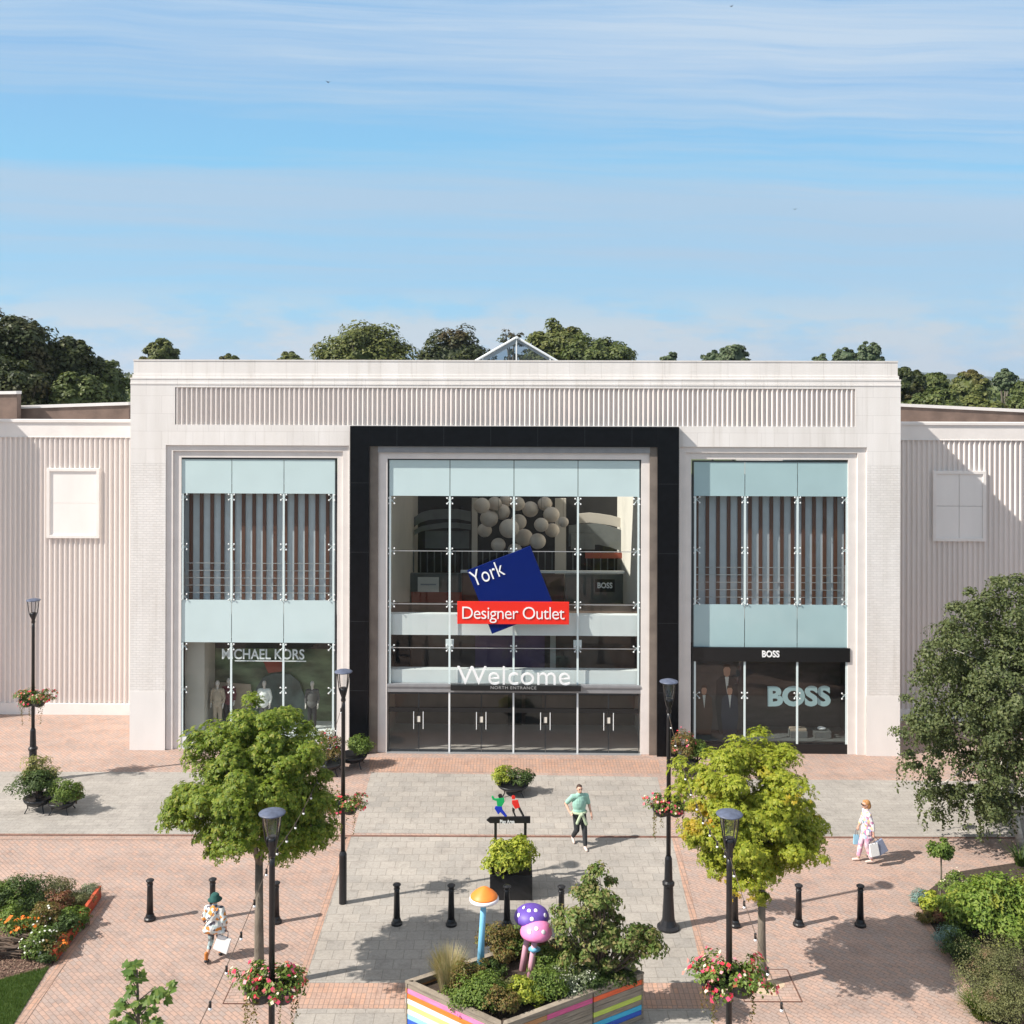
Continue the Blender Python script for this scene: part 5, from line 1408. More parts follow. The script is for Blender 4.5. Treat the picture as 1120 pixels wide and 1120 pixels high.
rbd = [
 ('laurel', 'large yellow green laurel bush at the right frame edge', 1100, 1032, (1.35, 1.0, .92), 5200, .10, None, 'leaf'),
 ('laurel', 'mid-height laurel bush beside the bay tree', 1062, 1012, (.75, .6, .62), 2600, .095, None, 'leaf'),
 ('olive_shrub', 'broad grey olive feathery bush in front of the laurel', 1092, 1096, (.95, .7, .72), 6500, .038, None, 'leaf'),
 ('olive_shrub', 'brown tinged feathery bush at the lower right corner', 1112, 1128, (.95, .6, .62), 5500, .038, None, 'leaf'),
 ('blue_shrub', 'pale blue grey ball-shaped shrub at the bed corner', 1008, 992, (.26, .26, .24), 1200, .035, None, 'leaf'),
 ('blue_shrub', 'teal grey rounded shrub on the left edge of the right bed', 1037, 1040, (.34, .32, .30), 1500, .035, None, 'leaf'),
 ('yellow_shrub', 'fern-like yellow green tuft at the foot of the bay tree', 1020, 1000, (.34, .3, .30), 600, .09, None, 'leaf'),
 ('red_shrub', 'wine red leaved clump in front of the bay tree', 1031, 1010, (.24, .22, .20), 600, .06, None, 'leaf'),
 ('rust_shrub', 'low orange brown clump on the corner of the right bed', 1014, 1008, (.30, .22, .12), 600, .05, None, 'leaf'),
 ('mid_shrub', 'pink-topped bush behind the bay tree stem', 1050, 990, (.48, .36, .48), 1400, .06, ('palepetal', 60, .05), 'leaf'),
 ('dark_shrub', 'dark low shrub between the teal shrub and the feathery bush', 1050, 1050, (.40, .36, .34), 1400, .05, None, 'leaf'),
 ('dark_shrub', 'dark green clump behind the teal shrub', 1046, 1026, (.34, .32, .30), 1100, .05, None, 'leaf')]
for (m, lb, x, y, rad, n, sz, ex, kd) in rbd:
    shrub('bed_shrub', lb, G(x, y, .01), rad, m, n, sz, 'shrubs in the right planting bed', extra=ex, kind=kd, ncl=40 if n > 3000 else None)
blades('tall_grass', 'bright green strappy tuft at the lower edge of the right bed', G(1074, 1112, .01), .5, .42, 'mid_shrub', 420, .012, None, .8)
blades('palm_tuft', 'spiky green palm-like tuft at the right frame edge by the road', G(1117, 946, .01), .45, .5, 'dark_shrub', 90, .02, None, 1.0, cat='plant')

# ------------------------------------------------------------------ background trees
def far_tree(label, x0, x1, ytop, Y, m, zlow=0.0, n=4200, leaf=.42, seed=0, name='background_tree', ncl=60, rfac=1.0, core=True, sub=.40, up=.45):
    r = np.random.default_rng(seed + 100)
    xa, xb = at(x0, 415, Y)[0], at(x1, 415, Y)[0]; zt_ = at(560, ytop, Y)[2]
    rx = (xb - xa) / 2; cx = (xa + xb) / 2; rz2_ = min(rx * 1.05, (zt_ - 1.5) / 2) * rfac; cz = zt_ - rz2_
    t = thing(name, label, 'tree', (cx, Y, 0), 0, 'trees beyond the shopping centre')
    k_ = .86
    cc, rc = clumps((0, 0, cz), (rx * k_, rx * k_, rz2_ * k_), ncl, sub * (rx * rx * rz2_) ** (1 / 3) * .62, r, inner=.62)
    pos, nor = on_clumps(cc, rc, int(n * 2.3) // ncl, (0, 0, cz), r, up=up, shell=.45)
    v, f = leaf_arrays(pos, nor, leaf * .72, .75, .12, r=r); cr = mesh_np('crown', v, f, m, t)
    mb = MB(); mb.tube([(0, 0, -.1), (0, 0, cz * .6), (0, 0, cz)], [rx * .09 + .1, rx * .07 + .06, .06], 8)
    for i in range(7):
        q = cc[r.integers(len(cc))]; mb.tube([(0, 0, cz * .7), tuple(np.array([0, 0, cz * .7]) * .5 + q * .5 + [0, 0, .3]), tuple(q)], [.16, .11, .04], 5)
    mb.build('trunk', 'bark', t, smooth=True)
    if core:
        bm = bmesh.new(); bmesh.ops.create_icosphere(bm, subdivisions=4, radius=1.0)
        for vv in bm.verts:
            d = vv.co.normalized(); s_ = .66 + .06 * math.sin(5 * d.x + seed) * math.cos(6 * d.z + seed * 2) + .05 * math.sin(11 * d.y + 3 * seed) + r.normal(0, .015)
            vv.co = Vector((d.x * rx * s_, d.y * rx * s_, cz + d.z * rz2_ * s_))
        me = bpy.data.meshes.new('inner_foliage'); bm.to_mesh(me); bm.free(); me.materials.append(M[m])
        o = bpy.data.objects.new('inner_foliage', me); C.objects.link(o); o.parent = cr
    return t
far = [
 ('large dark tree at the left frame edge, tallest of the left clump', -40, 62, 343, 62, 'oak3', 7500, .34),
 ('dark tree left of the roof, second from the left frame edge', 38, 108, 371, 64, 'oak3', 6000, .34),
 ('small dark tree ending the left clump beside the entrance block', 84, 142, 394, 66, 'oak', 4500, .34),
 ('dark bushy tree low in front of the left clump', -30, 60, 392, 58, 'oak3', 5500, .32),
 ('dark bushy tree low at the right of the left clump', 50, 120, 408, 59, 'oak', 4500, .32),
 ('small green treetop above the left end of the parapet', 156, 196, 372, 110, 'oak2', 2600, .45),
 ('low treetop barely showing over the parapet, far left of centre', 240, 262, 386.5, 120, 'oak2', 900, .45),
 ('small treetop just left of the largest round crown', 300, 336, 381, 100, 'oak2', 1600, .42),
 ('broad round treetop left of the glass skylight', 342, 456, 348, 92, 'oak2', 8500, .42),
 ('dark round treetop touching the left slope of the skylight', 454, 540, 358, 98, 'oak3', 6000, .42),
 ('treetop directly behind the right slope of the skylight', 574, 648, 349, 95, 'oak2', 4800, .42),
 ('spreading treetop right of the skylight', 612, 700, 365, 90, 'oak', 6000, .40),
 ('tiny dark treetop right of the spreading crown', 721, 744, 384, 120, 'pine', 900, .42),
 ('dark treetop above the parapet halfway to the right corner', 782, 821, 373.5, 115, 'pine', 2300, .45),
 ('low treetop attached left of the dark one right of centre', 768, 790, 381.5, 116, 'pine', 1000, .45),
 ('small flat-topped pine left of the paired pines', 887, 910, 386, 125, 'pine', 900, .42),
 ('left pine of the pair above the right corner', 910, 938, 378, 125, 'pine', 1300, .42),
 ('right pine of the pair above the right corner', 935, 967, 373, 125, 'pine', 1800, .42),
 ('rusty topped tree touching the right end of the block', 972, 1012, 398, 84, 'oak3', 3600, .36),
 ('dark tree second from the block above the right wing', 1005, 1037, 404, 90, 'oak', 2800, .36),
 ('lighter round tree in the middle above the right wing', 1040, 1082, 403, 104, 'oak2', 3200, .42),
 ('pointed dark tree near the right frame edge', 1086, 1112, 402, 110, 'pine', 2200, .42),
 ('tree cut by the right frame edge', 1106, 1150, 411, 100, 'oak', 3000, .42),
 ('bushy low tree above the right wing beside the block', 985, 1060, 421, 76, 'oak', 3800, .34),
 ('bushy low tree above the middle of the right wing', 1040, 1105, 429, 79, 'oak2', 3800, .34),
 ('bushy low tree above the right wing at the frame edge', 1090, 1165, 426, 82, 'oak', 3800, .34)]
for i, (lb, x0, x1, yt, Y, m, n, lf) in enumerate(far):
    far_tree(lb, x0, x1, yt, Y, m, 0, n, lf, i, ncl=max(30, n // 38))
far_tree('thin half-bare treetop between the skylight and the dark round tree', 540, 582, 359, 100, 'oak3', 0, 420, .34, 77, ncl=30, core=False)
# distant woods and hill
def ridge(name, Y, x0, x1, ztop, amp, m, thick, seed, kind, leaf=0, n=0, label=None):
    r = np.random.default_rng(seed); k = 90
    xs = np.linspace(x0, x1, k); hs = ztop + amp * (np.sin(xs / (x1 - x0) * 21 + seed) * .5 + np.interp(xs, np.linspace(x0, x1, 30), r.normal(0, .6, 30)))
    if n:
        px_ = r.uniform(x0, x1, n); h = np.interp(px_, xs, hs); pz = h * r.uniform(.3, 1.0, n) ** .5
        pos = np.stack([px_, Y + r.uniform(-thick, thick, n) - (1 - pz / h) * thick, pz], 1)
        v, f = leaf_arrays(pos, unit(r.normal(0, .5, (n, 3)) + [0, -.5, .8]), leaf, .8, .1, r=r)
        o = mesh_np(name, v, f, m)
    else:
        V = []; Fc = []
        for i in range(k): V += [(xs[i], Y - thick, -1), (xs[i], Y - thick * .4, hs[i] * .75), (xs[i], Y, hs[i]), (xs[i], Y + thick, -1)]
        for i in range(k - 1):
            for j in range(3): Fc.append((i * 4 + j, i * 4 + 4 + j, i * 4 + 5 + j, i * 4 + 1 + j))
        mb = MB(); mb.add(V, Fc); o = mb.build(name, m, None, smooth=True)
    o['kind'] = kind
    if label: tag(o, label, 'wood')
    return o
ridge('far_hill', 3200, -2600, 2600, 22, 14, 'hill', 400, 3, 'structure')
ridge('far_wood', 700, -600, 600, 14, 2.5, 'oak2', 40, 5, 'stuff', 2.6, 16000, 'distant wood reading as one band on the horizon')
ridge('near_wood', 190, -170, 170, 12.3, 1.2, 'oak', 14, 8, 'stuff', 1.1, 22000, 'belt of woodland behind the roofs, above the wings')

# birds
def bird(px, py, Y, label):
    p = at(px, py, Y); t = thing('bird', label, 'bird', p, random.uniform(0, 3), 'birds in the sky')
    mb = MB(); mb.ball((0, 0, 0), (.20, .07, .06), 8, 6); mb.add([(-.05, 0, .02), (.1, 0, .02), (-.02, .42, .14), (-.05, 0, .05), (.1, 0, .05), (-.02, .42, .15)], [(0, 1, 2), (3, 5, 4)])
    mb.add([(-.05, 0, .02), (.1, 0, .02), (-.02, -.42, .14), (-.05, 0, .05), (.1, 0, .05), (-.02, -.42, .15)], [(0, 2, 1), (3, 4, 5)]); mb.add([(-.18, 0, 0), (-.34, .06, 0), (-.34, -.06, 0)], [(0, 1, 2)])
    mb.build('body', 'bird', t)
bird(359, 90, 130, 'bird high on the left side of the sky'); bird(869.5, 229, 150, 'bird in the right half of the sky above the pines'); bird(800, 7, 160, 'bird at the very top edge of the sky')

# ------------------------------------------------------------------ people
def hand(mb, w, d, side_, curl=.5, s=1.0):
    """palm and five separate fingers hanging from wrist w along direction d; side_ = thumb side vector"""
    w = Vector(w); d = Vector(d).normalized(); sd = Vector(side_); sd = (sd - d * sd.dot(d)).normalized(); n = d.cross(sd)
    k = w + d * .085 * s
    mb.capsule(w, k, .026 * s, .030 * s, 8)
    for i, ln in enumerate((.070, .080, .075, .058)):
        o = k + sd * (.030 - .020 * i) * s
        a = o + (d + n * curl * .35).normalized() * ln * .5 * s; b = a + (d * (1 - curl * .5) + n * curl).normalized() * ln * .5 * s
        mb.capsule(o - d * .012, a, .0095 * s, .009 * s, 7); mb.capsule(a, b, .009 * s, .0075 * s, 7)
    o = w + d * .03 * s + sd * .022 * s; a = o + (d * .7 + sd * .8).normalized() * .035 * s; b = a + (d + n * .3).normalized() * .03 * s
    mb.capsule(o, a, .012 * s, .0105 * s, 7); mb.capsule(a, b, .0105 * s, .008 * s, 7)

def head(mb, c, r=.105, face=(0, -1, 0)):
    c = Vector(c); f = Vector(face).normalized(); s = Vector((0, 0, 1)).cross(f).normalized(); q = Matrix((s, -f, Vector((0, 0, 1)))).transposed()
    mb.ball(c + Vector((0, 0, .015)), (.076, .095, .098), 16, 12, q); mb.ball(c + f * .025 + Vector((0, 0, -.055)), (.052, .062, .062), 12, 9, q)
    mb.capsule(c + f * .088 + Vector((0, 0, .012)), c + f * .108 + Vector((0, 0, -.022)), .010, .014, 8)
    for k in (-1, 1):
        mb.ball(c + s * k * .078 + Vector((0, 0, -.005)) - f * .005, (.012, .022, .032), 8, 6, q)
    mb.ball(c + f * .083 + Vector((0, 0, -.062)), (.024, .012, .009), 8, 6, q)

def face_details(c, face, parent, brow='hair_brown', glasses=False):
    c = Vector(c); f = Vector(face).normalized(); s = Vector((0, 0, 1)).cross(f).normalized()
    e = MB()
    for k in (-1, 1): e.ball(c + f * .088 + s * k * .031 + Vector((0, 0, .012)), (.011, .011, .007), 8, 6)
    e.build('eyes', 'int_dark', parent)
    m = MB(); m.tube([c + f * .098 - s * .02 + Vector((0, 0, -.058)), c + f * .104 + Vector((0, 0, -.060)), c + f * .098 + s * .02 + Vector((0, 0, -.058))], .004, 6); m.build('mouth', 'int_red', parent)
    b = MB()
    for k in (-1, 1): b.capsule(c + f * .09 + s * k * .017 + Vector((0, 0, .032)), c + f * .082 + s * k * .047 + Vector((0, 0, .030)), .006, .004, 6)
    b.build('eyebrows', brow, parent)
    if glasses:
        g = MB()
        for k in (-1, 1): g.ball(c + f * .098 + s * k * .033 + Vector((0, 0, .01)), (.026, .026, .02), 10, 7); g.tube([c + f * .09 + s * k * .055 + Vector((0, 0, .014)), c + s * k * .085 + Vector((0, 0, .01))], .004, 5)
        g.build('sunglasses', 'int_dark', parent)

# --- man in mint T-shirt walking towards the camera; local -y is forward
mb_ = G(637, 927); 
t = thing('person', 'man in mint T-shirt and dark trousers with a sage top tied round his waist', 'person', (mb_[0] - .08, mb_[1] + .12, 0), R(12)); t.scale = (.97, .97, .96)
hc = (0.0, -.03, 1.66)
b = MB(); head(b, hc, face=(.05, -1, -.05)); b.capsule((0, .0, 1.45), (0, -.01, 1.58), .062, .056)
SL, SR = (.20, 0, 1.43), (-.20, 0, 1.43)
b.capsule(SR, SL, .07, .07); b.ball((0, 0, 1.22), (.185, .125, .26)); b.ball((0, 0, .98), (.17, .125, .16))
HL, HR = (.09, 0, .92), (-.09, 0, .92)
KL, AL = (.11, -.17, .50), (.10, -.28, .09); KR, AR = (-.09, -.06, .49), (-.12, .26, .17)
for (h, k, a) in ((HL, KL, AL), (HR, KR, AR)):
    b.capsule(h, k, .095, .062); b.capsule(k, a, .062, .042)
EL, WL = (.29, .02, 1.17), (.33, -.10, .93); ER, WR = (-.36, .16, 1.19), (-.30, -.02, 1.02)
for (s_, e_2, w_) in ((SL, EL, WL), (SR, ER, WR)):
    b.capsule(s_, e_2, .058, .043); b.capsule(e_2, w_, .042, .030)
hand(b, WL, (.03, -.12, -.30), (-.6, -.8, 0), .5); hand(b, WR, (.12, -.22, -.14), (.6, 0, .8), .7)
body = fuse('body', b, 'skin', t, .0085, 3); face_details(hc, (.05, -1, -.05), body)
c = MB(); c.capsule(SR, SL, .085, .085); c.ball((0, 0, 1.22), (.21, .148, .27)); c.ball((0, .0, 1.02), (.195, .145, .15)); c.capsule((-.16, .0, 1.42), (0, -.01, 1.50), .05, .075); c.capsule((.16, .0, 1.42), (0, -.01, 1.50), .05, .075)
c.capsule(SL, Vector(SL).lerp(Vector(EL), .75), .078, .068); c.capsule(SR, Vector(SR).lerp(Vector(ER), .75), .078, .068)
fuse('tshirt', c, 'mint', t, .012, 4)
c = MB(); c.ball((0, 0, .93), (.185, .14, .13))
for (h, k, a) in ((HL, KL, AL), (HR, KR, AR)): c.capsule(h, k, .115, .082); c.capsule(k, Vector(k).lerp(Vector(a), .88), .08, .062)
fuse('trousers', c, 'charcoal', t, .012, 4)
c = MB()
for i in range(20):
    a0_, a1_ = 2 * PI * i / 20, 2 * PI * (i + 1) / 20
    c.capsule((.2 * math.cos(a0_), .155 * math.sin(a0_), .99), (.2 * math.cos(a1_), .155 * math.sin(a1_), .99), .035, .035, 8)
c.capsule((.03, -.17, .98), (.02, -.18, .96), .05, .05); c.capsule((.04, -.17, .96), (.15, -.20, .70), .045, .05); c.capsule((-.01, -.17, .96), (-.12, -.20, .74), .04, .045)
c.capsule((0, .16, .95), (0, .17, .72), .13, .14)
fuse('tied_top', c, 'sage', t, .012, 4)
def shoe(mb, a, yaw=0, tilt=0, ln=.15):
    a = Vector(a); d = Vector((math.sin(yaw), -math.cos(yaw), -math.sin(tilt) * .9)).normalized()
    mb.capsule(a + Vector((0, 0, -.035)), a + d * ln + Vector((0, 0, -.055)), .046, .036)
    mb.capsule(a + Vector((0, 0, .02)), a + Vector((0, 0, -.03)), .045, .05)
for (a, tl) in ((AL, 0), (AR, .7)):
    c = MB(); shoe(c, a, 0, tl); fuse('shoe', c, 'shoe_pale', t, .010, 2)
c = MB(); c.ball((0, .005, 1.695), (.084, .098, .088)); c.ball((0, .03, 1.66), (.084, .075, .09)); c.ball((0, -.05, 1.755), (.065, .05, .03))
hr = fuse('hair', c, 'hair_brown', t, .010, 2)

# --- woman on the right in profile; local -x is forward
wb = G(948, 943)
t = thing('person', 'woman with short ginger hair in a rainbow print top, walking left with shopping bags', 'person', (wb[0], wb[1], 0), 0)
hc = (-.03, 0, 1.56); fc = (-1, -.12, -.08)
b = MB(); head(b, hc, face=fc); b.capsule((0, 0, 1.36), (-.01, 0, 1.48), .05, .05)
SN, SF = (.0, -.17, 1.33), (.0, .17, 1.33)
b.capsule(SN, SF, .058, .058); b.ball((0, 0, 1.15), (.115, .155, .24)); b.ball((.02, 0, .92), (.125, .17, .16))
HN, HF = (.01, -.09, .87), (.01, .09, .87); KN, AN = (.02, -.09, .47), (.10, -.09, .10); KF, AF = (-.13, .09, .47), (-.20, .09, .09)
KN, AN = (-.02, -.09, .47), (.10, -.09, .11)
for (h, k, a) in ((HN, KN, AN), (HF, KF, AF)): b.capsule(h, k, .09, .058); b.capsule(k, a, .058, .038)
EN, WN = (.08, -.22, 1.08), (.10, -.24, .86); EF, WF = (-.06, .21, 1.09), (-.15, .22, .88)
for (s_, e_2, w_) in ((SN, EN, WN), (SF, EF, WF)): b.capsule(s_, e_2, .05, .038); b.capsule(e_2, w_, .037, .027)
hand(b, WN, (.03, 0, -.3), (-.8, 0, 0), .9, .92); hand(b, WF, (-.05, 0, -.3), (-.8, 0, 0), .9, .92)
body = fuse('body', b, 'skin', t, .0085, 3); face_details(hc, fc, body, 'hair_ginger', True)
c = MB(); c.capsule(SN, SF, .075, .075); c.ball((0, 0, 1.14), (.14, .18, .25)); c.ball((.02, 0, .86), (.17, .20, .26)); c.ball((.03, 0, .72), (.18, .19, .14)); c.capsule((0, 0, 1.34), (-.01, 0, 1.42), .075, .06)
for (s_, e_2, w_) in ((SN, EN, WN), (SF, EF, WF)): c.capsule(s_, e_2, .068, .056); c.capsule(e_2, Vector(e_2).lerp(Vector(w_), .55), .055, .05)
fuse('printed_top', c, 'rainbow', t, .012, 4)
c = MB()
for (h, k, a) in ((HN, KN, AN), (HF, KF, AF)): c.capsule(h, k, .10, .074); c.capsule(k, Vector(k).lerp(Vector(a), .80), .072, .062)
fuse('trousers', c, 'pinktrouser', t, .012, 4)
for a in (AN, AF):
    c = MB(); a = Vector(a); c.capsule(a + Vector((.01, 0, -.04)), a + Vector((-.14, 0, -.055)), .042, .033); fuse('shoe', c, 'shoe_pale', t, .010, 2)
c = MB(); c.ball((.0, 0, 1.59), (.10, .088, .095)); c.ball((.045, 0, 1.53), (.07, .085, .10)); c.ball((-.06, 0, 1.64), (.055, .06, .035))
fuse('hair', c, 'hair_ginger', t, .010, 2)
def bag(name, label, loc, w, h, d, m, rz=0, tilt=0, handle=.16):
    t = thing(name, label, 'bag', loc, rz)
    mb = MB(); mb.add([(-w / 2, -d / 2, -h), (w / 2, -d / 2, -h), (w / 2, d / 2, -h), (-w / 2, d / 2, -h), (-w * .47, -d * .2, 0), (w * .47, -d * .2, 0), (w * .47, d * .2, 0), (-w * .47, d * .2, 0)],
                      [(3, 2, 1, 0), (0, 1, 5, 4), (1, 2, 6, 5), (2, 3, 7, 6), (3, 0, 4, 7), (4, 5, 6, 7)])
    mb.build('bag_body', m, t, bevel=.012)
    for s_ in (-1, 1):
        MB().tube([(-w * .2, s_ * d * .2, -.01), (-w * .12, 0, handle * .8), (0, 0, handle), (w * .12, 0, handle * .8), (w * .2, s_ * d * .2, -.01)], .006, 5).build('handle', 'strap', t)
    t.rotation_euler = (0, tilt, rz); return t
bag('shopping_bag', 'slate blue shopping bag swinging behind the woman on the right', (wb[0] + .16, wb[1] - .24, .66), .40, .36, .16, 'bag_blue', R(12), R(-25), .15)
bag('shopping_bag', 'white shopping bag held in the near hand of the woman on the right', (wb[0] + .07, wb[1] - .30, .64), .26, .34, .10, 'bag_white', R(10), R(-8), .15)
bag('shopping_bag', 'small pale blue bag held in front by the woman on the right', (wb[0] - .22, wb[1] + .20, .66), .16, .26, .08, 'bag_teal', 0, 0, .14)

# --- person in hat seen from behind, walking away; local +y is forward
pb_ = G(232, 1052)
t = thing('person', 'person in a teal bucket hat and white orange-printed cape, walking away with a white bag', 'person', (pb_[0] + .02, pb_[1] + .10, 0), R(-6)); t.scale = (.90, .90, .885)
hc = (0, .04, 1.50); fc = (0, 1, -.1)
b = MB(); head(b, hc, face=fc); b.capsule((0, .02, 1.30), (0, .03, 1.42), .052, .05)
SL, SR = (-.18, 0, 1.28), (.18, 0, 1.28)
b.capsule(SR, SL, .06, .06); b.ball((0, 0, 1.10), (.17, .12, .23)); b.ball((0, 0, .88), (.17, .13, .16))
HL, HR = (-.09, 0, .84), (.09, 0, .84); KL, AL = (-.10, .05, .45), (-.12, -.22, .12); KR, AR = (.09, .14, .46), (.08, .20, .09)
for (h, k, a) in ((HL, KL, AL), (HR, KR, AR)): b.capsule(h, k, .09, .06); b.capsule(k, a, .058, .038)
EL, WL = (-.25, .02, 1.04), (-.25, .12, .84); ER, WR = (.25, -.03, 1.04), (.28, .03, .82)
for (s_, e_2, w_) in ((SL, EL, WL), (SR, ER, WR)): b.capsule(s_, e_2, .052, .04); b.capsule(e_2, w_, .038, .028)
hand(b, WL, (0, .1, -.3), (.3, .8, 0), .5, .95); hand(b, WR, (.02, 0, -.3), (-.3, .8, 0), .9, .95)
body = fuse('body', b, 'skin_tan', t, .0085, 3); face_details(hc, fc, body)
c = MB(); c.capsule(SR, SL, .085, .085); c.ball((0, 0, 1.10), (.22, .15, .24)); c.ball((0, 0, .88), (.23, .17, .24)); c.capsule((-.2, 0, .74), (.2, 0, .74), .10, .10); c.capsule((0, 0, 1.30), (0, .02, 1.36), .09, .07)
for (s_, e_2, w_) in ((SL, EL, WL), (SR, ER, WR)): c.capsule(s_, e_2, .085, .085); c.capsule(e_2, Vector(e_2).lerp(Vector(w_), .5), .085, .075)
fuse('cape', c, 'poncho', t, .012, 4)
c = MB()
for (h, k, a) in ((HL, KL, AL), (HR, KR, AR)): c.capsule(h, k, .10, .07); c.capsule(k, Vector(k).lerp(Vector(a), .45), .068, .056)
fuse('leggings', c, 'legging', t, .012, 4)
for a, tl in ((AL, .8), (AR, 0)):
    c = MB(); a = Vector(a); c.capsule(a + Vector((0, 0, .14)), a + Vector((0, 0, -.02)), .046, .044); q = fuse('boot', c, 'orange_sock', t, .010, 2)
    c = MB(); c.capsule(a + Vector((0, -.02, -.04)), a + Vector((0, .13, -.05 - .06 * tl)), .046, .036); fuse('sole', c, 'shoe_dark', q, .010, 2)
c = MB(); c.lathe([(.10, 1.485), (.175, 1.475), (.18, 1.485), (.115, 1.54), (.105, 1.60), (.07, 1.635), (.0, 1.64)], (0, .035, .02), 20); c.build('hat', 'teal_hat', t, smooth=True)
c = MB(); c.tube([(.10, -.09, 1.37), (.02, -.165, 1.22), (-.10, -.19, 1.05), (-.20, -.14, .92)], .012, 6); c.build('bag_strap', 'strap', t)
bag('shopping_bag', 'white shopping bag carried by the person in the teal hat', (pb_[0] + .265, pb_[1] + .08, .525), .34, .34, .12, 'bag_white', R(-8), R(18), .15)

# --- shop mannequins
def mannequin(px, py_, ww, topm, botm, label, h=1.75):
    u, _ = P(px, py_, ww); z0 = lz(806) + .02; p = W3(u, ww, z0)
    t = thing('mannequin', label, 'mannequin', p, TH, 'shop window mannequins')
    b = MB(); b.ball((0, 0, 1.62), (.075, .09, .11)); b.capsule((0, 0, 1.42), (0, 0, 1.54), .05, .045); b.capsule((-.17, 0, 1.38), (.17, 0, 1.38), .055, .055); b.ball((0, 0, 1.15), (.15, .10, .26)); b.ball((0, 0, .93), (.15, .11, .12))
    for s_ in (-1, 1):
        b.capsule((s_ * .18, 0, 1.38), (s_ * .24, .02, 1.12), .045, .036); b.capsule((s_ * .24, .02, 1.12), (s_ * .22, -.06, .90), .035, .028); hand(b, (s_ * .22, -.06, .90), (0, -.1, -.3), (-s_ * .4, -.8, 0), .4)
        b.capsule((s_ * .08, 0, .9), (s_ * .09, 0, .48), .08, .055); b.capsule((s_ * .09, 0, .48), (s_ * .09, .02, .06), .052, .035); b.capsule((s_ * .09, .0, .04), (s_ * .09, -.13, .03), .035, .03)
    fuse('body', b, 'mann', t, .010, 3)
    c = MB(); c.capsule((-.17, 0, 1.38), (.17, 0, 1.38), .07, .07); c.ball((0, 0, 1.15), (.18, .13, .27)); c.ball((0, 0, .92), (.19, .14, .18))
    for s_ in (-1, 1): c.capsule((s_ * .18, 0, 1.38), (s_ * .24, .02, 1.12), .06, .05); c.capsule((s_ * .24, .02, 1.12), (s_ * .225, -.04, .96), .05, .042)
    fuse('jacket', c, topm, t, .014, 4)
    c = MB()
    for s_ in (-1, 1): c.capsule((s_ * .08, 0, .9), (s_ * .09, 0, .48), .10, .075); c.capsule((s_ * .09, 0, .48), (s_ * .09, .01, .14), .072, .06)
    fuse('trousers', c, botm, t, .014, 4)
mannequin(238, 770, 1.0, 'suit_tan', 'suit_tan', 'mannequin in a pale tan outfit at the left of the left shop window')
mannequin(250, 770, 1.3, mat('wine knit', (.12, .02, .03), .8), 'suit_dark', 'mannequin in a wine red top just behind the glass fin of the left shop window')
mannequin(341.5, 770, 1.0, 'suit', 'suit_dark', 'mannequin in a dark jacket at the right end of the left shop window')
mannequin(289, 770, 1.0, 'whitep', 'suit', 'mannequin in a white top in the middle of the left shop window')
# framed photo poster of suited men in the right shop window: plain stand-in figures
s = thing('window_poster', 'dark poster of suited men behind the left pane of the right shop window', 'poster', (O.x, O.y, 0), TH)
MB().box(PU(758, 1.0), PU(812, 1.0), 1.0, 1.04, rz2(808), rz2(725)).build('poster_sheet', mat('brown poster ground', (.05, .04, .038), .5, .4, 2), s)
def pf(pts, m, nm='printed_figure'): MB().plate([P(a, b, .99) for a, b in pts], .985, .998 - .001 * len(m) % .003).build(nm, m, s)
def man(cx, top, sc, suit, k):
    o = .990 - k * .012
    def pl_(pts, m, dy): MB().plate([P(cx + a * sc, top + b * sc, .99) for a, b in pts], o - dy - .003, o - dy).build('printed_figure', m, s)
    pl_([(-9, 14), (-5, 10), (5, 10), (9, 14), (10, 34), (7, 60), (-7, 60), (-10, 34)], suit, 0)
    pl_([(-1.8, 10.5), (1.8, 10.5), (.3, 26)], 'whitep', .004)
    pl_([(-2.6, 9), (-3.2, 4), (-2, 1), (2, 1), (3.2, 4), (2.6, 9), (0, 11)], 'skin_tan', .004)
    pl_([(-3.2, 4), (-3, 0), (0, -1.2), (3, 0), (3.2, 4), (1.8, 2), (-1.8, 2)], 'hair_brown', .008)
man(795, 727, 1.25, 'suit_dark', 0); man(770, 750, .95, mat('brown suit', (.10, .055, .035), .8), 1); man(798, 750, .95, mat('navy suit', (.035, .04, .06), .8), 2)
# display blocks on the right shop's floor
for (x, lb) in ((873, 'low grey display block at the middle fin of the right shop window'), (899, 'low grey display block carrying a white object in the right shop window')):
    u = PU(x, .9); p = W3(u, .9, rz2(813) + .02)
    t = thing('display_block', lb, 'display block', p, TH); MB().box(-.3, .3, -.2, .2, 0, .22).build('block', 'int_grey', t, bevel=.01)
    if x == 899: MB().ball((0, 0, .29), (.16, .08, .06)).build('white_shoe', 'white_letter', t, smooth=True)
    else: MB().box(-.28, .28, -.15, .15, .22, .30).build('tan_case', 'suit_tan', t, bevel=.01)

# ------------------------------------------------------------------ haze
m, nt, out = _new('pale air')
pv = N(nt, 'ShaderNodeVolumePrincipled'); pv.inputs['Color'].default_value = (.80, .88, 1.0, 1); pv.inputs['Density'].default_value = .00015; pv.inputs['Anisotropy'].default_value = .2
L(nt, pv.outputs[0], out.inputs['Volume'])
hz = MB().box(-3100, 3100, -1600, 5100, -2.5, 140).build('haze', m); hz['kind'] = 'stuff'; hz['label'] = 'thin pale haze over the far woods'

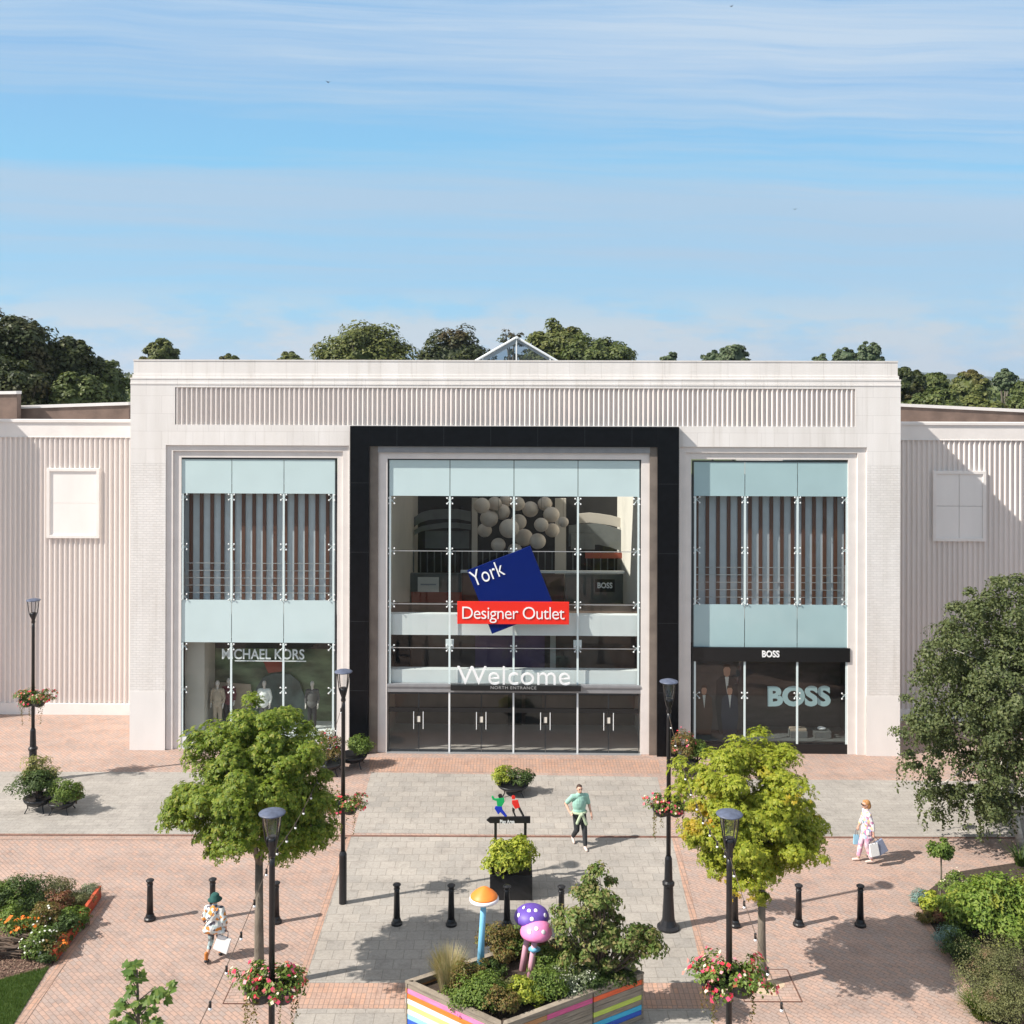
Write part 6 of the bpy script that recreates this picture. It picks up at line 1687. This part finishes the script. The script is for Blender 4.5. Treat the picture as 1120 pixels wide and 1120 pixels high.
# ------------------------------------------------------------------ camera, light, world
cam = bpy.data.cameras.new('camera'); co = bpy.data.objects.new('camera', cam); C.objects.link(co); S.camera = co
cam.sensor_fit = 'HORIZONTAL'; cam.sensor_width = 36; cam.lens = 36 * F / 1120
cam.shift_y = -(560 - CY) / 1120; cam.clip_start = .1; cam.clip_end = 9000
co.location = (0, 0, H)
co.matrix_world = Matrix.Translation((0, 0, H)) @ Matrix.Rotation(R(90), 4, 'X') @ Matrix.Rotation(ROLL, 4, 'Z')

EL_, AZ_ = 43.0, 20.0
sd = bpy.data.lights.new('sun', 'SUN'); sd.energy = 5.0; sd.angle = R(.55); sd.color = (1.0, .94, .86)
so = bpy.data.objects.new('sun', sd); C.objects.link(so)
d = Vector((math.cos(R(EL_)) * math.cos(R(AZ_)), math.cos(R(EL_)) * math.sin(R(AZ_)), -math.sin(R(EL_))))
so.rotation_euler = d.to_track_quat('-Z', 'Y').to_euler(); so.location = (-30, -10, 40)

wd = bpy.data.worlds.new('World'); S.world = wd; wd.use_nodes = True
nt = wd.node_tree; nt.nodes.clear()
out = nt.nodes.new('ShaderNodeOutputWorld'); bg = nt.nodes.new('ShaderNodeBackground'); bg.inputs[1].default_value = .13
sky = nt.nodes.new('ShaderNodeTexSky'); sky.sky_type = 'NISHITA'; sky.sun_disc = False
sky.sun_elevation = R(EL_); sky.sun_rotation = math.atan2(-d.x, -d.y) % (2 * PI); sky.air_density = 1.0; sky.dust_density = .6; sky.ozone_density = 2.0
tc = nt.nodes.new('ShaderNodeTexCoord'); sp = nt.nodes.new('ShaderNodeSeparateXYZ'); L(nt, tc.outputs['Generated'], sp.inputs[0])
# stretched veil clouds: thin sheets along the horizon, slightly tilted and warped
def M2(op, a, b):
    m = nt.nodes.new('ShaderNodeMath'); m.operation = op
    for i, v_ in enumerate((a, b)):
        if hasattr(v_, 'node'): L(nt, v_, m.inputs[i])
        else: m.inputs[i].default_value = v_
    return m.outputs[0]
def nz(sx, sz, zz, det=7, rough=.55, dist=.3, off=0.0):
    c = nt.nodes.new('ShaderNodeCombineXYZ'); L(nt, M2('ADD', M2('MULTIPLY', sp.outputs[0], sx), off), c.inputs[0]); L(nt, M2('MULTIPLY', sp.outputs[1], sx), c.inputs[1]); L(nt, M2('MULTIPLY', zz, sz), c.inputs[2])
    n = N(nt, 'ShaderNodeTexNoise', Scale=1.0, Detail=det, Roughness=rough, Distortion=dist); L(nt, c.outputs[0], n.inputs['Vector']); return n.outputs['Fac']
wob = M2('MULTIPLY', M2('SUBTRACT', nz(2.2, 5, sp.outputs[2], 3), .5), .035)
yy = M2('MAXIMUM', M2('ABSOLUTE', sp.outputs[1], 0.0), .3)
zt2 = M2('ADD', M2('ADD', M2('DIVIDE', sp.outputs[2], yy), M2('MULTIPLY', sp.outputs[0], .035)), wob)
big, mid_, fine = nz(1.3, 20, zt2, 6, off=3.0), nz(2.6, 75, zt2, 6, .6, .5), nz(5, 190, zt2, 4, .6, .4)
# where the sheets lie: white high to the right, a clear streak about twelve degrees up, pale sheet below it
hb = ramp(nt, [(0.0, (.62,) * 3), (.035, (.40,) * 3), (.06, (.28,) * 3), (.09, (.52,) * 3), (.13, (.70,) * 3), (.172, (.88,) * 3), (.186, (.75,) * 3), (.198, (.20,) * 3), (.222, (.05,) * 3), (.25, (.24,) * 3), (.29, (.42,) * 3), (.33, (.55,) * 3), (.40, (.7,) * 3)])
L(nt, zt2, hb.inputs[0])
f1_ = M2('ADD', hb.outputs[0], M2('MULTIPLY', M2('SUBTRACT', big, .5), 1.5))
f1_ = M2('ADD', f1_, M2('MULTIPLY', M2('SUBTRACT', mid_, .5), 1.5))
f1_ = M2('ADD', f1_, M2('MULTIPLY', M2('SUBTRACT', fine, .5), .55))
f1_ = M2('ADD', f1_, M2('MULTIPLY', sp.outputs[0], .18))
cm = nt.nodes.new('ShaderNodeClamp'); L(nt, f1_, cm.inputs[0])
c2 = ramp(nt, [(.41, (0, 0, 0)), (.54, (1, 1, 1))]); L(nt, nz(9, 34, sp.outputs[2], 8, .6, 0.0), c2.inputs[0])
lowm = ramp(nt, [(0.0, (1,) * 3), (.05, (.9,) * 3), (.09, (0,) * 3)]); L(nt, sp.outputs[2], lowm.inputs[0])
topm = ramp(nt, [(.20, (0,) * 3), (.33, (1,) * 3)]); L(nt, M2('ADD', zt2, M2('MULTIPLY', sp.outputs[0], .12)), topm.inputs[0])
clr = mix(nt, 1.0, sky.outputs[0], (1.0, 1.0, 1.0), 'MULTIPLY')
BLUE = (1.2, 3.1, 4.65); DEEP = (1.25, 2.65, 4.35); VEIL = (2.2, 3.2, 4.2); PUFF = (3.2, 3.6, 3.9); HIGH = (3.8, 3.85, 4.0); WHITE = (2.85, 3.6, 4.45)
dm = ramp(nt, [(.205, (0,) * 3), (.30, (1,) * 3)]); L(nt, zt2, dm.inputs[0])
base = mix(nt, .85, clr, mix(nt, dm.outputs[0], BLUE, DEEP))
s1 = mix(nt, cm.outputs[0], base, mix(nt, topm.outputs[0], VEIL, WHITE))
s2_ = mix(nt, M2('MULTIPLY', M2('MULTIPLY', c2.outputs[0], lowm.outputs[0]), .95), s1, PUFF)
hm = ramp(nt, [(.42, (0, 0, 0)), (.62, (.85,) * 3)]); L(nt, sp.outputs[2], hm.inputs[0])
s2_ = mix(nt, hm.outputs[0], s2_, HIGH)
L(nt, s2_, bg.inputs[0]); L(nt, bg.outputs[0], out.inputs[0])

S.view_settings.view_transform = 'Standard'; S.view_settings.look = 'None'; S.view_settings.exposure = .55; S.view_settings.gamma = 1
S.cycles.max_bounces = 6; S.cycles.diffuse_bounces = 3; S.cycles.caustics_reflective = False; S.cycles.transparent_max_bounces = 12; S.cycles.use_denoising = True
